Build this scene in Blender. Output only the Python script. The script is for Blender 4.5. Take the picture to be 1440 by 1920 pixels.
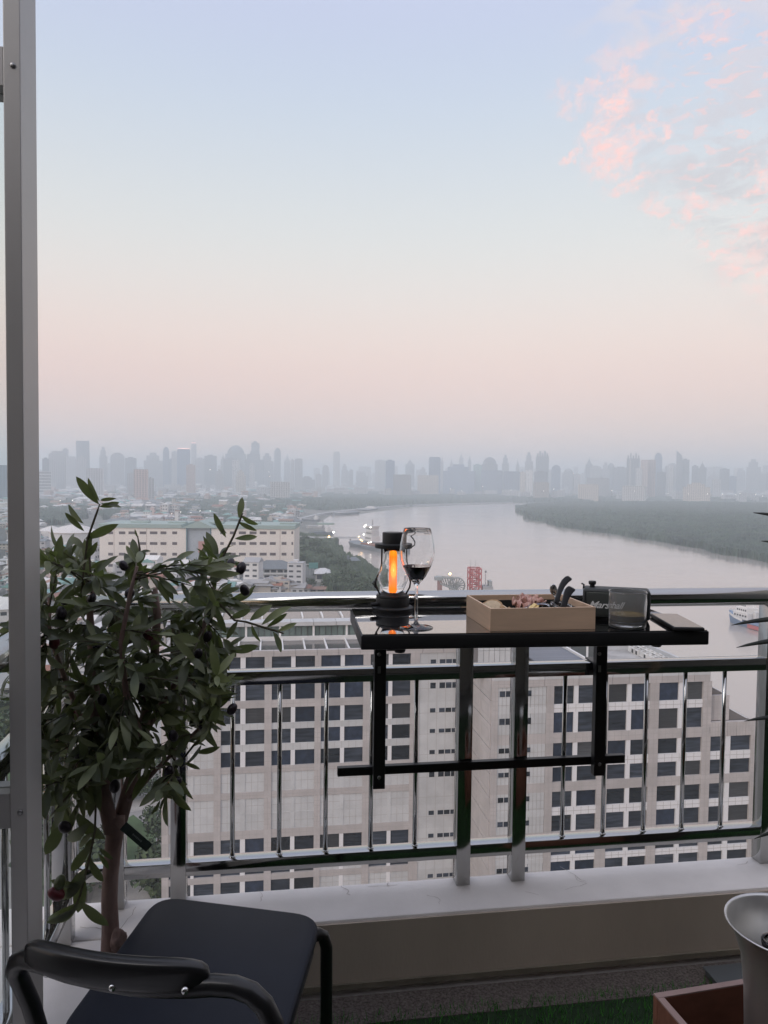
import bpy, bmesh, math, random
import numpy as np
from mathutils import Vector, Matrix, noise as mnoise
random.seed(7); rng = np.random.default_rng(7)
for o in list(bpy.data.objects): bpy.data.objects.remove(o)
sc = bpy.context.scene
R = math.radians

# ------------------------------------------------------------------ camera
EYE = Vector((0.0, 0.0, 1.30)); GZ = -80.0
F_PX, CX, CY = 1400.0, 720.0, 960.0
YAW, PITCH, ROLL = R(8.6), R(-2.4), R(0.66)
fwd = Vector((math.sin(YAW)*math.cos(PITCH), math.cos(YAW)*math.cos(PITCH), math.sin(PITCH)))
rgt0 = Vector((math.cos(YAW), -math.sin(YAW), 0)); up0 = rgt0.cross(fwd)
rgt = rgt0*math.cos(ROLL) + up0*math.sin(ROLL); upv = up0*math.cos(ROLL) - rgt0*math.sin(ROLL)
cam = bpy.data.cameras.new('camera'); camo = bpy.data.objects.new('camera', cam); sc.collection.objects.link(camo)
m = Matrix((rgt, upv, -fwd)).transposed().to_4x4(); m.translation = EYE; camo.matrix_world = m
cam.sensor_fit = 'HORIZONTAL'; cam.sensor_width = 36; cam.lens = 36*F_PX/1440; cam.clip_start = 0.02; cam.clip_end = 60000
sc.camera = camo

# ------------------------------------------------------------------ world, sun, exposure
def lin(*c):
    out = []
    for v in c:
        v /= 255.0
        out.append(v/12.92 if v <= .04045 else ((v+.055)/1.055)**2.4)
    return tuple(out)
def lin4(*c): return lin(*c) + (1.0,)
SUN_EL, SUN_AZ = R(38), R(232)       # broad lamp raised above the dusk sun to brighten the ledge, behind the camera (azimuth from +y, clockwise)
world = bpy.data.worlds.new('World'); sc.world = world; world.use_nodes = True
nt = world.node_tree; N = nt.nodes; L = nt.links; N.clear()
def node(t, **k):
    n = N.new(t)
    for a, b in k.items(): setattr(n, a, b)
    return n
def mth(op, a, b=None, c=None, clamp=False):
    n = N.new('ShaderNodeMath'); n.operation = op; n.use_clamp = clamp
    for i, v in enumerate((a, b, c)):
        if v is None: continue
        if isinstance(v, (int, float)): n.inputs[i].default_value = v
        else: L.new(v, n.inputs[i])
    return n.outputs[0]
tc = node('ShaderNodeTexCoord'); sep = node('ShaderNodeSeparateXYZ'); L.new(tc.outputs['Generated'], sep.inputs[0])
X_, Y_, Z_ = sep.outputs
el = mth('MULTIPLY', mth('ARCSINE', Z_), 180/math.pi)
az = mth('MULTIPLY', mth('ARCTAN2', X_, Y_), 180/math.pi)
ramp = node('ShaderNodeValToRGB'); ramp.color_ramp.interpolation = 'B_SPLINE'
L.new(mth('DIVIDE', mth('ADD', el, 5.0), 95.0, clamp=True), ramp.inputs[0])
SKY = [(-5, (190,178,174)), (0.5, (216,200,194)), (4, (215,190,184)), (7.0, (219,188,181)), (10, (220,196,187)), (13.5, (213,202,196)),
       (17.5, (203,203,201)), (22, (192,197,203)), (27, (180,191,207)), (33, (175,181,209)), (45, (196,201,222)), (90, (216,215,228))]
cr = ramp.color_ramp
while len(cr.elements) > 1: cr.elements.remove(cr.elements[-1])
for i, (e, c) in enumerate(SKY):
    p = (e+5)/95.0
    el_ = cr.elements[0] if i == 0 else cr.elements.new(p)
    el_.position = p; el_.color = lin4(*c)
skycol = ramp.outputs[0]
# clouds: a broken field of small puffs that thickens to the right (east), pink where the low light catches them
comb = node('ShaderNodeCombineXYZ'); L.new(az, comb.inputs[0]); L.new(el, comb.inputs[1])
def noise_w(vec, scale, detail=4, rough=.55, dist=0.0, loc=(0,0,0), sc3=(1,1,1), rot=0):
    mp = node('ShaderNodeMapping'); L.new(vec, mp.inputs[0]); mp.inputs['Location'].default_value = loc
    mp.inputs['Scale'].default_value = sc3; mp.inputs['Rotation'].default_value = (0,0,rot)
    n = node('ShaderNodeTexNoise'); L.new(mp.outputs[0], n.inputs['Vector'])
    n.inputs['Scale'].default_value = scale; n.inputs['Detail'].default_value = detail
    n.inputs['Roughness'].default_value = rough; n.inputs['Distortion'].default_value = dist
    return n
def sstep(v, a, b):
    n = node('ShaderNodeMapRange'); n.interpolation_type = 'SMOOTHSTEP'; L.new(v, n.inputs[0])
    n.inputs[1].default_value = a; n.inputs[2].default_value = b
    return n.outputs[0]
def mixc(fac, a, b):
    n = node('ShaderNodeMix'); n.data_type = 'RGBA'
    if isinstance(fac, (int, float)): n.inputs[0].default_value = fac
    else: L.new(fac, n.inputs[0])
    for i, v in ((6, a), (7, b)):
        if isinstance(v, tuple): n.inputs[i].default_value = v
        else: L.new(v, n.inputs[i])
    return n.outputs[2]
wob = noise_w(comb.outputs[0], .75, 6, .66)
vm = node('ShaderNodeVectorMath'); vm.operation = 'SUBTRACT'; L.new(wob.outputs['Color'], vm.inputs[0]); vm.inputs[1].default_value = (.5,.5,.5)
vs = node('ShaderNodeVectorMath'); vs.operation = 'SCALE'; L.new(vm.outputs[0], vs.inputs[0]); vs.inputs['Scale'].default_value = 3.6
va = node('ShaderNodeVectorMath'); va.operation = 'ADD'; L.new(comb.outputs[0], va.inputs[0]); L.new(vs.outputs[0], va.inputs[1])
warp = va.outputs[0]
def pxdir(px, py):
    d = fwd*F_PX + rgt*(px-CX) + upv*(CY-py); d.normalize(); return d
def azel(px, py):
    d = pxdir(px, py); return math.degrees(math.atan2(d.x, d.y)), math.degrees(math.asin(d.z))
# broken grey veil
line = mth('ADD', el, mth('MULTIPLY', az, 1.02))          # the field's lower left edge runs down to the right
veilmask = mth('MULTIPLY', sstep(line, 44.5, 53.0), sstep(az, 20.0, 27.5))
veilmask = mth('MULTIPLY', veilmask, sstep(el, 58, 42))
n1 = noise_w(comb.outputs[0], .33, 6, .6, .4, (3.1,1.7,0), (0.8,1.9,1), R(-18))
veil = mth('MULTIPLY', veilmask, sstep(n1.outputs[0], .42, .60))
veilcol = mixc(sstep(el, 15, 32), lin4(182,179,181), lin4(196,192,202))
col = mixc(mth('MULTIPLY', veil, .85), skycol, veilcol)
n2 = noise_w(comb.outputs[0], .8, 5, .6, .5, (9.1,4.7,0), (0.8,2.1,1), R(-20))
pk = mth('MULTIPLY', mth('MULTIPLY', veilmask, sstep(az, 25, 32.0)), sstep(n2.outputs[0], .53, .62))
col = mixc(mth('MULTIPLY', pk, .5), col, lin4(232,186,181))
# puffs: (px, py, half width px, half height px, strength, tilt deg)
PUFFS = [(1110,168,26,14,.8,25),(1152,195,30,22,.95,10),(1118,248,32,14,.85,24),(1145,290,44,26,1,28),(1070,293,14,9,.7,20),(1180,348,38,13,.85,18),
         (1165,140,18,11,.6,0),(1200,158,26,14,.5,0),(1220,224,13,8,.75,10),(1250,247,17,7,.85,10),(1195,252,24,10,.6,5),(1232,388,18,12,.6,0),
         (1300,388,17,10,.8,15),(1350,382,22,8,.4,10),(1270,428,12,8,.55,0),(1322,456,12,6,.7,0),(1342,477,17,7,.8,15),(1385,510,32,9,.95,10),
         (1372,490,18,10,.6,5),(1425,540,22,8,.6,0),(1430,345,24,9,.9,25),(1432,318,16,10,.7,20),(1410,437,34,10,.7,5),(1425,470,34,14,.5,0),
         (1452,500,40,16,.5,0),(1500,430,50,14,.7,10),(1540,500,46,14,.8,5),(1480,300,40,14,.6,15),(1600,420,60,18,.6,10),
         (1290,40,26,16,.35,0),(1340,60,30,20,.3,0),(1060,200,16,10,.4,0),(1055,165,20,12,.35,0),(1140,110,26,13,.35,15),(1185,100,30,14,.35,0)]
k = 180/math.pi/F_PX
acc = None
for (px, py, w, h, s, t) in PUFFS:
    a, e = azel(px, py); a1, e1 = azel(px+10, py); 
    mp = node('ShaderNodeMapping'); mp.vector_type = 'TEXTURE'
    L.new(warp, mp.inputs[0]); mp.inputs['Location'].default_value = (a, e, 0)
    mp.inputs['Rotation'].default_value = (0, 0, R(t)); mp.inputs['Scale'].default_value = (w*k*1.25, h*k*1.35, 1000)
    ln = node('ShaderNodeVectorMath'); ln.operation = 'LENGTH'; L.new(mp.outputs[0], ln.inputs[0])
    v = mth('MULTIPLY', sstep(ln.outputs['Value'], 1.2, .2), s)
    acc = v if acc is None else mth('MAXIMUM', acc, v)
fine = noise_w(comb.outputs[0], 1.6, 4, .6)
puffcol = mixc(sstep(fine.outputs[0], .35, .65), lin4(230,198,193), lin4(242,190,181))
brk = noise_w(comb.outputs[0], 1.1, 6, .65, .6, (2,5,0), (.8,1.7,1), R(-20)); acc = mth('MULTIPLY', acc, mth('ADD', .45, mth('MULTIPLY', sstep(brk.outputs[0], .38, .56), .55)))
col = mixc(acc, col, puffcol)
# below and at the horizon keep ramp; a little physically based dusk sky is mixed in
nish = node('ShaderNodeTexSky', sky_type='NISHITA', sun_disc=False, sun_elevation=R(6), sun_rotation=SUN_AZ, altitude=90, air_density=1.2, dust_density=3.0)
bg1 = node('ShaderNodeBackground'); L.new(col, bg1.inputs[0]); bg1.inputs[1].default_value = 0.97
bg2 = node('ShaderNodeBackground'); L.new(nish.outputs[0], bg2.inputs[0]); bg2.inputs[1].default_value = 0.03
ad = node('ShaderNodeAddShader'); L.new(bg1.outputs[0], ad.inputs[0]); L.new(bg2.outputs[0], ad.inputs[1])
out = node('ShaderNodeOutputWorld'); L.new(ad.outputs[0], out.inputs[0])
world.cycles.sampling_method = 'MANUAL'; world.cycles.sample_map_resolution = 512
sun = bpy.data.lights.new('sun', 'SUN'); sun.energy = 1.1; sun.angle = R(40); sun.color = (1.0, .93, .88)
suno = bpy.data.objects.new('sun', sun); sc.collection.objects.link(suno)
sd = Vector((math.sin(SUN_AZ)*math.cos(SUN_EL), math.cos(SUN_AZ)*math.cos(SUN_EL), math.sin(SUN_EL)))
suno.rotation_euler = sd.to_track_quat('Z', 'Y').to_euler()
suno.location = (0, -5, 30)
vs_ = sc.view_settings; vs_.view_transform = 'Standard'; vs_.look = 'None'; vs_.gamma = 1; vs_.exposure = 0.36; vs_.use_curve_mapping = False
cy = sc.cycles
cy.max_bounces = 10; cy.diffuse_bounces = 4; cy.glossy_bounces = 5; cy.transmission_bounces = 9; cy.transparent_max_bounces = 12
cy.volume_bounces = 2; cy.use_denoising = True; cy.caustics_reflective = False; cy.caustics_refractive = False
cy.sample_clamp_indirect = 6
try: cy.denoiser = 'OPENIMAGEDENOISE'
except Exception: pass

# ------------------------------------------------------------------ pixel -> world helpers (points on planes at their true depth)
def ray(px, py): return fwd*F_PX + rgt*(px-CX) + upv*(CY-py)
def hZ(px, py, z=GZ):
    d = ray(px, py); return EYE + d*((z-EYE.z)/d.z)
def hY(px, py, y):
    d = ray(px, py); return EYE + d*(y/d.y)
def hX(px, py, x):
    d = ray(px, py); return EYE + d*(x/d.x)
def dp(px, py, dep): return EYE + ray(px, py)*(dep/F_PX)
def sc_at(p): return (p-EYE).dot(fwd)/F_PX        # metres per pixel at that point

# ------------------------------------------------------------------ mesh helpers
class MB:
    def __init__(s): s.v = []; s.f = []; s.m = []
    def add(s, vs, fs, mi=0):
        b = len(s.v); s.v += [tuple(v) for v in vs]; s.f += [tuple(i+b for i in f) for f in fs]; s.m += [mi]*len(fs); return s
    def box(s, x0, x1, y0, y1, z0, z1, mi=0):
        return s.add([(x0,y0,z0),(x1,y0,z0),(x1,y1,z0),(x0,y1,z0),(x0,y0,z1),(x1,y0,z1),(x1,y1,z1),(x0,y1,z1)],
                     [(0,3,2,1),(4,5,6,7),(0,1,5,4),(1,2,6,5),(2,3,7,6),(3,0,4,7)], mi)
    def obox(s, c, u, v, w, mi=0):       # centre + three half-axis vectors
        c, u, v, w = map(Vector, (c, u, v, w)); P = []
        for k_ in (-1, 1):
            for (a, b) in ((-1,-1),(1,-1),(1,1),(-1,1)): P.append(c + u*a + v*b + w*k_)
        return s.add(P, [(0,3,2,1),(4,5,6,7),(0,1,5,4),(1,2,6,5),(2,3,7,6),(3,0,4,7)], mi)
    def tube(s, pts, rad, n=8, mi=0, cap=True, flat=1.0):
        pts = [Vector(p) for p in pts]; K = len(pts)
        if isinstance(rad, (int, float)): rad = [rad]*K
        ring = []; prev = None
        for i, p in enumerate(pts):
            t = (pts[min(i+1, K-1)] - pts[max(i-1, 0)]).normalized()
            if prev is None:
                a = Vector((0,0,1)) if abs(t.z) < .9 else Vector((1,0,0)); u = t.cross(a).normalized()
            else: u = (prev - t*prev.dot(t)).normalized()
            prev = u; w = t.cross(u)
            ring.append([p + (u*math.cos(2*math.pi*j/n) + w*math.sin(2*math.pi*j/n)*flat)*rad[i] for j in range(n)])
        V = [q for r in ring for q in r]; Fc = []
        for i in range(K-1):
            for j in range(n):
                j2 = (j+1) % n; Fc.append((i*n+j, i*n+j2, (i+1)*n+j2, (i+1)*n+j))
        if cap: Fc.append(tuple(reversed(range(n)))); Fc.append(tuple((K-1)*n+j for j in range(n)))
        return s.add(V, Fc, mi)
    def lathe(s, prof, c=(0,0,0), n=32, mi=0, close=False):
        V = []; Fc = []; K = len(prof); c = Vector(c)
        for (r, z) in prof:
            for j in range(n): V.append(c + Vector((r*math.cos(2*math.pi*j/n), r*math.sin(2*math.pi*j/n), z)))
        for i in range(K-1 if not close else K):
            i2 = (i+1) % K
            for j in range(n):
                j2 = (j+1) % n; Fc.append((i*n+j, i*n+j2, i2*n+j2, i2*n+j))
        return s.add(V, Fc, mi)
    def prism(s, poly, z0, z1, mi=0):    # xy polygon (ccw)
        n = len(poly); V = [(p[0],p[1],z0) for p in poly] + [(p[0],p[1],z1) for p in poly]
        return s.add(V, [tuple(reversed(range(n))), tuple(range(n, 2*n))] + [(i, (i+1)%n, n+(i+1)%n, n+i) for i in range(n)], mi)
    def build(s, name, mats, parent=None, smooth=False, bevel=0, bseg=2, weld=False, sub=0):
        me = bpy.data.meshes.new(name); me.from_pydata(s.v, [], s.f)
        if not isinstance(mats, (list, tuple)): mats = [mats]
        for m_ in mats: me.materials.append(m_)
        if len(mats) > 1: me.polygons.foreach_set('material_index', s.m)
        if weld or bevel:
            bm = bmesh.new(); bm.from_mesh(me)
            bmesh.ops.remove_doubles(bm, verts=bm.verts, dist=1e-5)
            bmesh.ops.recalc_face_normals(bm, faces=bm.faces)
            if bevel:
                es = [e for e in bm.edges if len(e.link_faces) == 2 and e.calc_face_angle(0) > .5]
                bmesh.ops.bevel(bm, geom=es, offset=bevel, segments=bseg, profile=.5, affect='EDGES')
            bm.to_mesh(me); bm.free()
        if smooth:
            me.polygons.foreach_set('use_smooth', [True]*len(me.polygons))
            if bevel or smooth == 'auto':
                me.set_sharp_from_angle(angle=R(40))
        me.update()
        o = bpy.data.objects.new(name, me); sc.collection.objects.link(o)
        if parent: o.parent = parent
        if sub:
            md = o.modifiers.new('sub', 'SUBSURF'); md.levels = md.render_levels = sub
        return o
def tag(o, label, cat, group=None, kind=None):
    if label: o['label'] = label
    if cat: o['category'] = cat
    if group: o['group'] = group
    if kind: o['kind'] = kind
    return o
def struct(o): o['kind'] = 'structure'; return o
def thing(name, label, cat, loc=(0,0,0), group=None, rz=0):
    o = bpy.data.objects.new(name, None); sc.collection.objects.link(o); o.location = loc; o.rotation_euler = (0,0,rz)
    o.empty_display_size = .1
    return tag(o, label, cat, group)
UNIT = {}
def piece(name, mat, x0, x1, y0, y1, z0, z1, parent, bev=0):   # box part sharing one unit mesh per material
    key = mat.name
    if key not in UNIT:
        me = bpy.data.meshes.new('unit_' + key); b = MB().box(-.5,.5,-.5,.5,-.5,.5); me.from_pydata(b.v, [], b.f); me.materials.append(mat); UNIT[key] = me
    o = bpy.data.objects.new(name, UNIT[key]); sc.collection.objects.link(o); o.parent = parent
    pl = parent.location if parent else Vector((0,0,0))
    o.location = ((x0+x1)/2-pl.x, (y0+y1)/2-pl.y, (z0+z1)/2-pl.z); o.scale = (x1-x0, y1-y0, z1-z0)
    return o

# ------------------------------------------------------------------ materials
MAT = {}
def mat(name, col, rough=.6, metal=0.0, var=0.0, vscale=3.0, bump=0.0, bscale=40.0, spec=.5, col2=None, coat=0, rand=0.0, trans=0, ior=1.45,
        emit=None, estr=0, alpha=1, aniso=(1,1,1), detail=5, rvar=0.0, coords='pos'):
    m_ = bpy.data.materials.new(name); m_.use_nodes = True; t = m_.node_tree; b = t.nodes['Principled BSDF']
    c = tuple(col)+(1,); b.inputs['Base Color'].default_value = c; b.inputs['Roughness'].default_value = rough; b.inputs['Metallic'].default_value = metal
    b.inputs['Specular IOR Level'].default_value = spec; b.inputs['Coat Weight'].default_value = coat
    if trans: b.inputs['Transmission Weight'].default_value = trans
    b.inputs['IOR'].default_value = ior
    if emit: b.inputs['Emission Color'].default_value = tuple(emit)+(1,); b.inputs['Emission Strength'].default_value = estr
    g = t.nodes.new('ShaderNodeNewGeometry') if coords == 'pos' else t.nodes.new('ShaderNodeTexCoord')
    src = g.outputs['Position'] if coords == 'pos' else g.outputs['Object']
    mp = t.nodes.new('ShaderNodeMapping'); t.links.new(src, mp.inputs[0]); mp.inputs['Scale'].default_value = aniso
    def nz(scale, det=detail):
        n = t.nodes.new('ShaderNodeTexNoise'); t.links.new(mp.outputs[0], n.inputs['Vector']); n.inputs['Scale'].default_value = scale
        n.inputs['Detail'].default_value = det; n.inputs['Roughness'].default_value = .6; return n.outputs[0]
    cur = None
    if var or col2:
        rp = t.nodes.new('ShaderNodeMapRange'); t.links.new(nz(vscale), rp.inputs[0]); rp.inputs[1].default_value = .3; rp.inputs[2].default_value = .7
        mx = t.nodes.new('ShaderNodeMix'); mx.data_type = 'RGBA'; t.links.new(rp.outputs[0], mx.inputs[0])
        lo = tuple(v*(1-var) for v in col)+(1,); hi = (tuple(col2) if col2 else tuple(min(1,v*(1+var)) for v in col))+(1,)
        mx.inputs[6].default_value = lo; mx.inputs[7].default_value = hi; cur = mx.outputs[2]
    if rand:
        oi = t.nodes.new('ShaderNodeObjectInfo'); r2 = t.nodes.new('ShaderNodeMapRange'); t.links.new(oi.outputs['Random'], r2.inputs[0])
        r2.inputs[3].default_value = 1-rand; r2.inputs[4].default_value = 1+rand
        h = t.nodes.new('ShaderNodeHueSaturation'); h.inputs['Color'].default_value = c
        if cur: t.links.new(cur, h.inputs['Color'])
        t.links.new(r2.outputs[0], h.inputs['Value']); cur = h.outputs[0]
    if cur: t.links.new(cur, b.inputs['Base Color'])
    if rvar:
        r3 = t.nodes.new('ShaderNodeMapRange'); t.links.new(nz(vscale*2.3), r3.inputs[0]); r3.inputs[3].default_value = max(0,rough-rvar); r3.inputs[4].default_value = rough+rvar
        t.links.new(r3.outputs[0], b.inputs['Roughness'])
    if bump:
        bp = t.nodes.new('ShaderNodeBump'); bp.inputs['Strength'].default_value = 1; bp.inputs['Distance'].default_value = bump
        t.links.new(nz(bscale), bp.inputs['Height']); t.links.new(bp.outputs[0], b.inputs['Normal'])
    MAT[name] = m_; return m_

# ================================================================== LARGE STRUCTURE
# ---- haze
def make_haze():
    b = MB().box(-16000, 22000, -400, 31000, GZ-1.0, 262.0)
    m_ = bpy.data.materials.new('haze_air'); m_.use_nodes = True; t = m_.node_tree; t.nodes.clear()
    o_ = t.nodes.new('ShaderNodeOutputMaterial'); v = t.nodes.new('ShaderNodeVolumePrincipled')
    v.inputs['Color'].default_value = (.86,.945,1.0,1); v.inputs['Density'].default_value = 2.8e-4; v.inputs['Anisotropy'].default_value = 0.0
    t.links.new(v.outputs[0], o_.inputs['Volume'])
    o = b.build('haze', m_); o['kind'] = 'stuff'
    return o
make_haze()

# ---- ground and river
m_ground = mat('ground_soil', (.17,.17,.155), .95, var=.35, vscale=.02, detail=8)
g = MB(); g.add([(-15500,-350,GZ),(21500,-350,GZ),(21500,30500,GZ),(-15500,30500,GZ)], [(0,1,2,3)]); struct(g.build('ground', m_ground))
def gpoly(px): return [hZ(x, y, GZ).to_2d() for x, y in px]
river_px = [(616,1012),(609,990),(606,975),(622,966),(668,965),(720,958),(780,951),(860,947.5),(960,944.5),(1030,941.5),(1120,939.5),(1300,941),(1500,944),
            (1800,950),(2300,1000),(2600,1300),(1700,1480),(1500,1440),(1380,1372),(1250,1330),(1050,1290),(860,1230),(760,1160),(712,1118),(690,1085),(668,1062),(640,1034),(622,1024)]
RIV = [hZ(x, y, GZ) for x, y in river_px]
m_water = mat('river_water', (.40,.36,.33), .12, rvar=.08, vscale=.006, bump=.06, bscale=.35, spec=.6, ior=1.5, detail=3, aniso=(1,1,1))
w_ = MB(); w_.add([(p.x, p.y, GZ+.12) for p in RIV], [tuple(range(len(RIV)))])
o_ = w_.build('river', m_water)
bm = bmesh.new(); bm.from_mesh(o_.data); bmesh.ops.triangulate(bm, faces=bm.faces); bmesh.ops.recalc_face_normals(bm, faces=bm.faces)
if sum(f.normal.z for f in bm.faces) < 0: bmesh.ops.reverse_faces(bm, faces=bm.faces)
bm.to_mesh(o_.data); bm.free(); struct(o_)
def inpoly(px, py, poly):      # numpy point in polygon
    px = np.asarray(px); py = np.asarray(py); ins = np.zeros(px.shape, bool); n = len(poly)
    for i in range(n):
        x1, y1 = poly[i][0], poly[i][1]; x2, y2 = poly[(i+1) % n][0], poly[(i+1) % n][1]
        c = ((y1 > py) != (y2 > py)) & (px < (x2-x1)*(py-y1)/((y2-y1) if y2 != y1 else 1e-9) + x1)
        ins ^= c
    return ins

# ---- the room and balcony we stand in
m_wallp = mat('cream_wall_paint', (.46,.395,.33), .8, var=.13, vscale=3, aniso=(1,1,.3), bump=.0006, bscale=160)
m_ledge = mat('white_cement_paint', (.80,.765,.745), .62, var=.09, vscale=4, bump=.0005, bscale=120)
m_dark = mat('room_wall_paint', (.20,.19,.175), .8)
m_grit = mat('exposed_pebble', (.055,.045,.04), .85, col2=(.19,.165,.15), vscale=170, detail=3, bump=.002, bscale=170)
m_floor = mat('floor_tile', (.16,.15,.14), .5, var=.1)
LZ = 0.20                                   # ledge top height
LY0 = hZ(868, 1707, LZ).y; LY1 = hZ(868, 1643, LZ).y   # ledge faces front / back
LX = hZ(143, 1772, LZ).x + .02              # outer left of side ledge
RY = hZ(868, 1663, LZ).y + .028             # railing centre plane
b = MB().box(-2.4, 3.2, -3.2, LY0-.001, -.14, 0.0); struct(b.build('floor', m_floor))
b = MB()
# L-shaped parapet ledge with a slightly pillowed top
yb = LY0; b.box(LX-.32, 3.4, LY0, LY1, -.30, LZ)
b.box(LX-.32, LX+.13, -1.2, LY0-.002, -.30, LZ-.001)
led = b.build('parapet_wall', [m_ledge], bevel=.006, smooth=True); tag(led, 'low painted parapet wall with a white top that carries the steel railing', 'wall')
# darker painted inner face of the parapet
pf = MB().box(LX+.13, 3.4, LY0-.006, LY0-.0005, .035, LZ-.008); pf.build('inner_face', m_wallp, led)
sk = MB().box(LX+.13, 3.4, LY0-.012, LY0-.0065, .026, .040); sk.build('skirting_strip', mat('skirt_grey', (.20,.18,.14), .6, var=.25, vscale=9), led)
GRY = hZ(900, 1880, .012).y
b = MB().box(LX+.13, 3.4, GRY-.03, LY0-.013, 0.0005, .010); struct(b.build('pebble_drain_strip', m_grit))
# hairline cracks on the ledge
m_crack = mat('crack_line', (.42,.38,.35), .9)
ck = MB()
def crack(pts, w=.0008):
    P = [hZ(x, y, LZ+.0012) for x, y in pts]; Q = [P[0]]
    for a, c in zip(P, P[1:]):
        for t in (.33,.66,1): 
            q = a.lerp(c, t); Q.append(q + Vector((rng.normal()*.003, rng.normal()*.003, 0)) if t < 1 else q)
    for i in range(len(Q)-1):
        a, c = Q[i], Q[i+1]; d = (c-a).normalized(); s = Vector((-d.y, d.x, 0))*w*(.4+.6*random.random())
        ck.add([a-s, c-s, c+s, a+s], [(0,1,2,3)])
crack([(1050,1625),(1078,1640),(1082,1650),(1100,1656),(1060,1668)]); crack([(1078,1640),(1098,1652)])
crack([(640,1660),(652,1668),(657,1678)]); crack([(727,1652),(730,1662)]); crack([(825,1695),(822,1684),(800,1678)]); crack([(690,1662),(745,1659)],.0008)
crack([(485,1670),(492,1681),(487,1690)]); crack([(985,1672),(1010,1678)]); crack([(255,1700),(240,1722),(222,1745)]); crack([(150,1738),(190,1742)],.0009); crack([(1382,1622),(1402,1615)])
ck.build('hairline_crack', m_crack, led)
# enclosing room: ceiling slab, back wall, side walls (mostly behind the camera)
struct(MB().box(-2.4, 3.4, -3.2, -0.2, 2.78, 3.0).build('ceiling', mat('ceiling_paint', (.6,.58,.55), .9)))
struct(MB().box(-2.4, 3.4, -3.35, -3.2, -.14, 3.0).build('back_wall', m_dark))
struct(MB().box(3.4, 3.55, -3.35, LY0+.3, -.30, 3.0).build('right_wall', mat('side_wall_paint', (.4,.39,.37), .85)))
struct(MB().box(-2.55, -2.4, -3.35, .3, -.14, 3.0).build('left_wall', m_dark))
# artificial grass: turf mat with real blades
m_turf = mat('turf_base', (.012,.03,.010), .9)
m_blade = mat('turf_blade', (.05,.19,.03), .55, var=.5, vscale=60)
GY1 = GRY
tb = MB().box(LX+.14, 3.35, -.9, GY1, .0005, .008); turf = tb.build('artificial_grass', m_turf); tag(turf, 'strip of dark green artificial turf laid on the balcony floor', 'artificial grass', None, 'stuff')
nb = 26000; bx = rng.uniform(LX+.2, 2.4, nb); by = GY1 - np.abs(rng.uniform(0, 1, nb))**1.0*.75
hgt = rng.uniform(.012,.026, nb); th = rng.uniform(0, 2*math.pi, nb); ln = rng.normal(0, .006, (nb, 2)); wv = .0011
vx = np.empty((nb,3,3)); vx[:,0] = np.stack([bx-np.cos(th)*wv, by-np.sin(th)*wv, np.full(nb,.008)],1); vx[:,1] = np.stack([bx+np.cos(th)*wv, by+np.sin(th)*wv, np.full(nb,.008)],1)
vx[:,2] = np.stack([bx+ln[:,0], by+ln[:,1], .008+hgt],1)
me = bpy.data.meshes.new('turf_blades'); me.vertices.add(nb*3); me.vertices.foreach_set('co', vx.ravel()); me.loops.add(nb*3); me.loops.foreach_set('vertex_index', np.arange(nb*3)); me.polygons.add(nb)
me.polygons.foreach_set('loop_start', np.arange(0, nb*3, 3)); me.polygons.foreach_set('loop_total', np.full(nb,3)); me.materials.append(m_blade); me.update(); me.validate()
bl = bpy.data.objects.new('turf_blades', me); sc.collection.objects.link(bl); bl.parent = turf; bl['kind'] = 'stuff'

# ---- aluminium door frame at the left edge
m_alu = mat('grey_aluminium', (.45,.44,.425), .45, metal=.35, var=.05, vscale=4)
m_screw = mat('screw_steel', (.3,.3,.3), .35, metal=1)
FD = 1.18
fY0 = dp(23, 900, FD).y
xa = hY(13, 900, fY0).x; xb = hY(45, 900, fY0).x
# depth of stile so that its side face spans to px 73
fY1 = None
for k_ in range(400):
    yy = fY0 + k_*.0005
    if (Vector((xb, yy, 1.3))-EYE).dot(rgt)/(Vector((xb, yy, 1.3))-EYE).dot(fwd)*F_PX+CX > 74: fY1 = yy; break
fr = thing('door_frame', 'grey aluminium door frame standing at the left edge of the photo', 'door frame', (xa, fY0, 0))
def loc_(v): return v
L0 = fr.location
MB().box(0, xb-xa, 0, fY1-fY0, 0.0, 2.78).build('stile', m_alu, fr, bevel=.0015)
for (pya, pyb, nm) in ((85,160,'transom'), (1490,1556,'mid_rail')):
    za = hY(20, pya, fY0).z; zb = hY(20, pyb, fY0).z
    MB().box(-.62, -.0005, .004, fY1-fY0-.02, zb, za).build(nm, m_alu, fr, bevel=.0015)
    s_ = MB(); s_.lathe([(0,-.001),(.0042,-.001),(.0042,.0012),(.003,.002),(0,.0018)], n=12); so = s_.build('screw', m_screw, fr, smooth=True)
    q = hY(24 if pya < 500 else 38, (pya+pyb)/2+ (0 if pya < 500 else 0), fY0); so.location = (min(q.x-xa, xb-xa-.006) , -.0003, q.z); so.rotation_euler = (R(90),0,0)
MB().box(-.64, -.62, 0, fY1-fY0, 0, 2.78).build('stile', m_alu, fr, bevel=.0015)
m_pane = bpy.data.materials.new('clear_pane'); m_pane.use_nodes = True; t = m_pane.node_tree; t.nodes.clear()
o1 = t.nodes.new('ShaderNodeOutputMaterial'); tr = t.nodes.new('ShaderNodeBsdfTransparent'); tr.inputs[0].default_value = (.96,.98,.97,1); gl = t.nodes.new('ShaderNodeBsdfGlossy'); gl.inputs['Roughness'].default_value = .02
fz = t.nodes.new('ShaderNodeFresnel'); fz.inputs[0].default_value = 1.45; mx = t.nodes.new('ShaderNodeMixShader'); t.links.new(fz.outputs[0], mx.inputs[0]); t.links.new(tr.outputs[0], mx.inputs[1]); t.links.new(gl.outputs[0], mx.inputs[2]); t.links.new(mx.outputs[0], o1.inputs[0])
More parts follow.
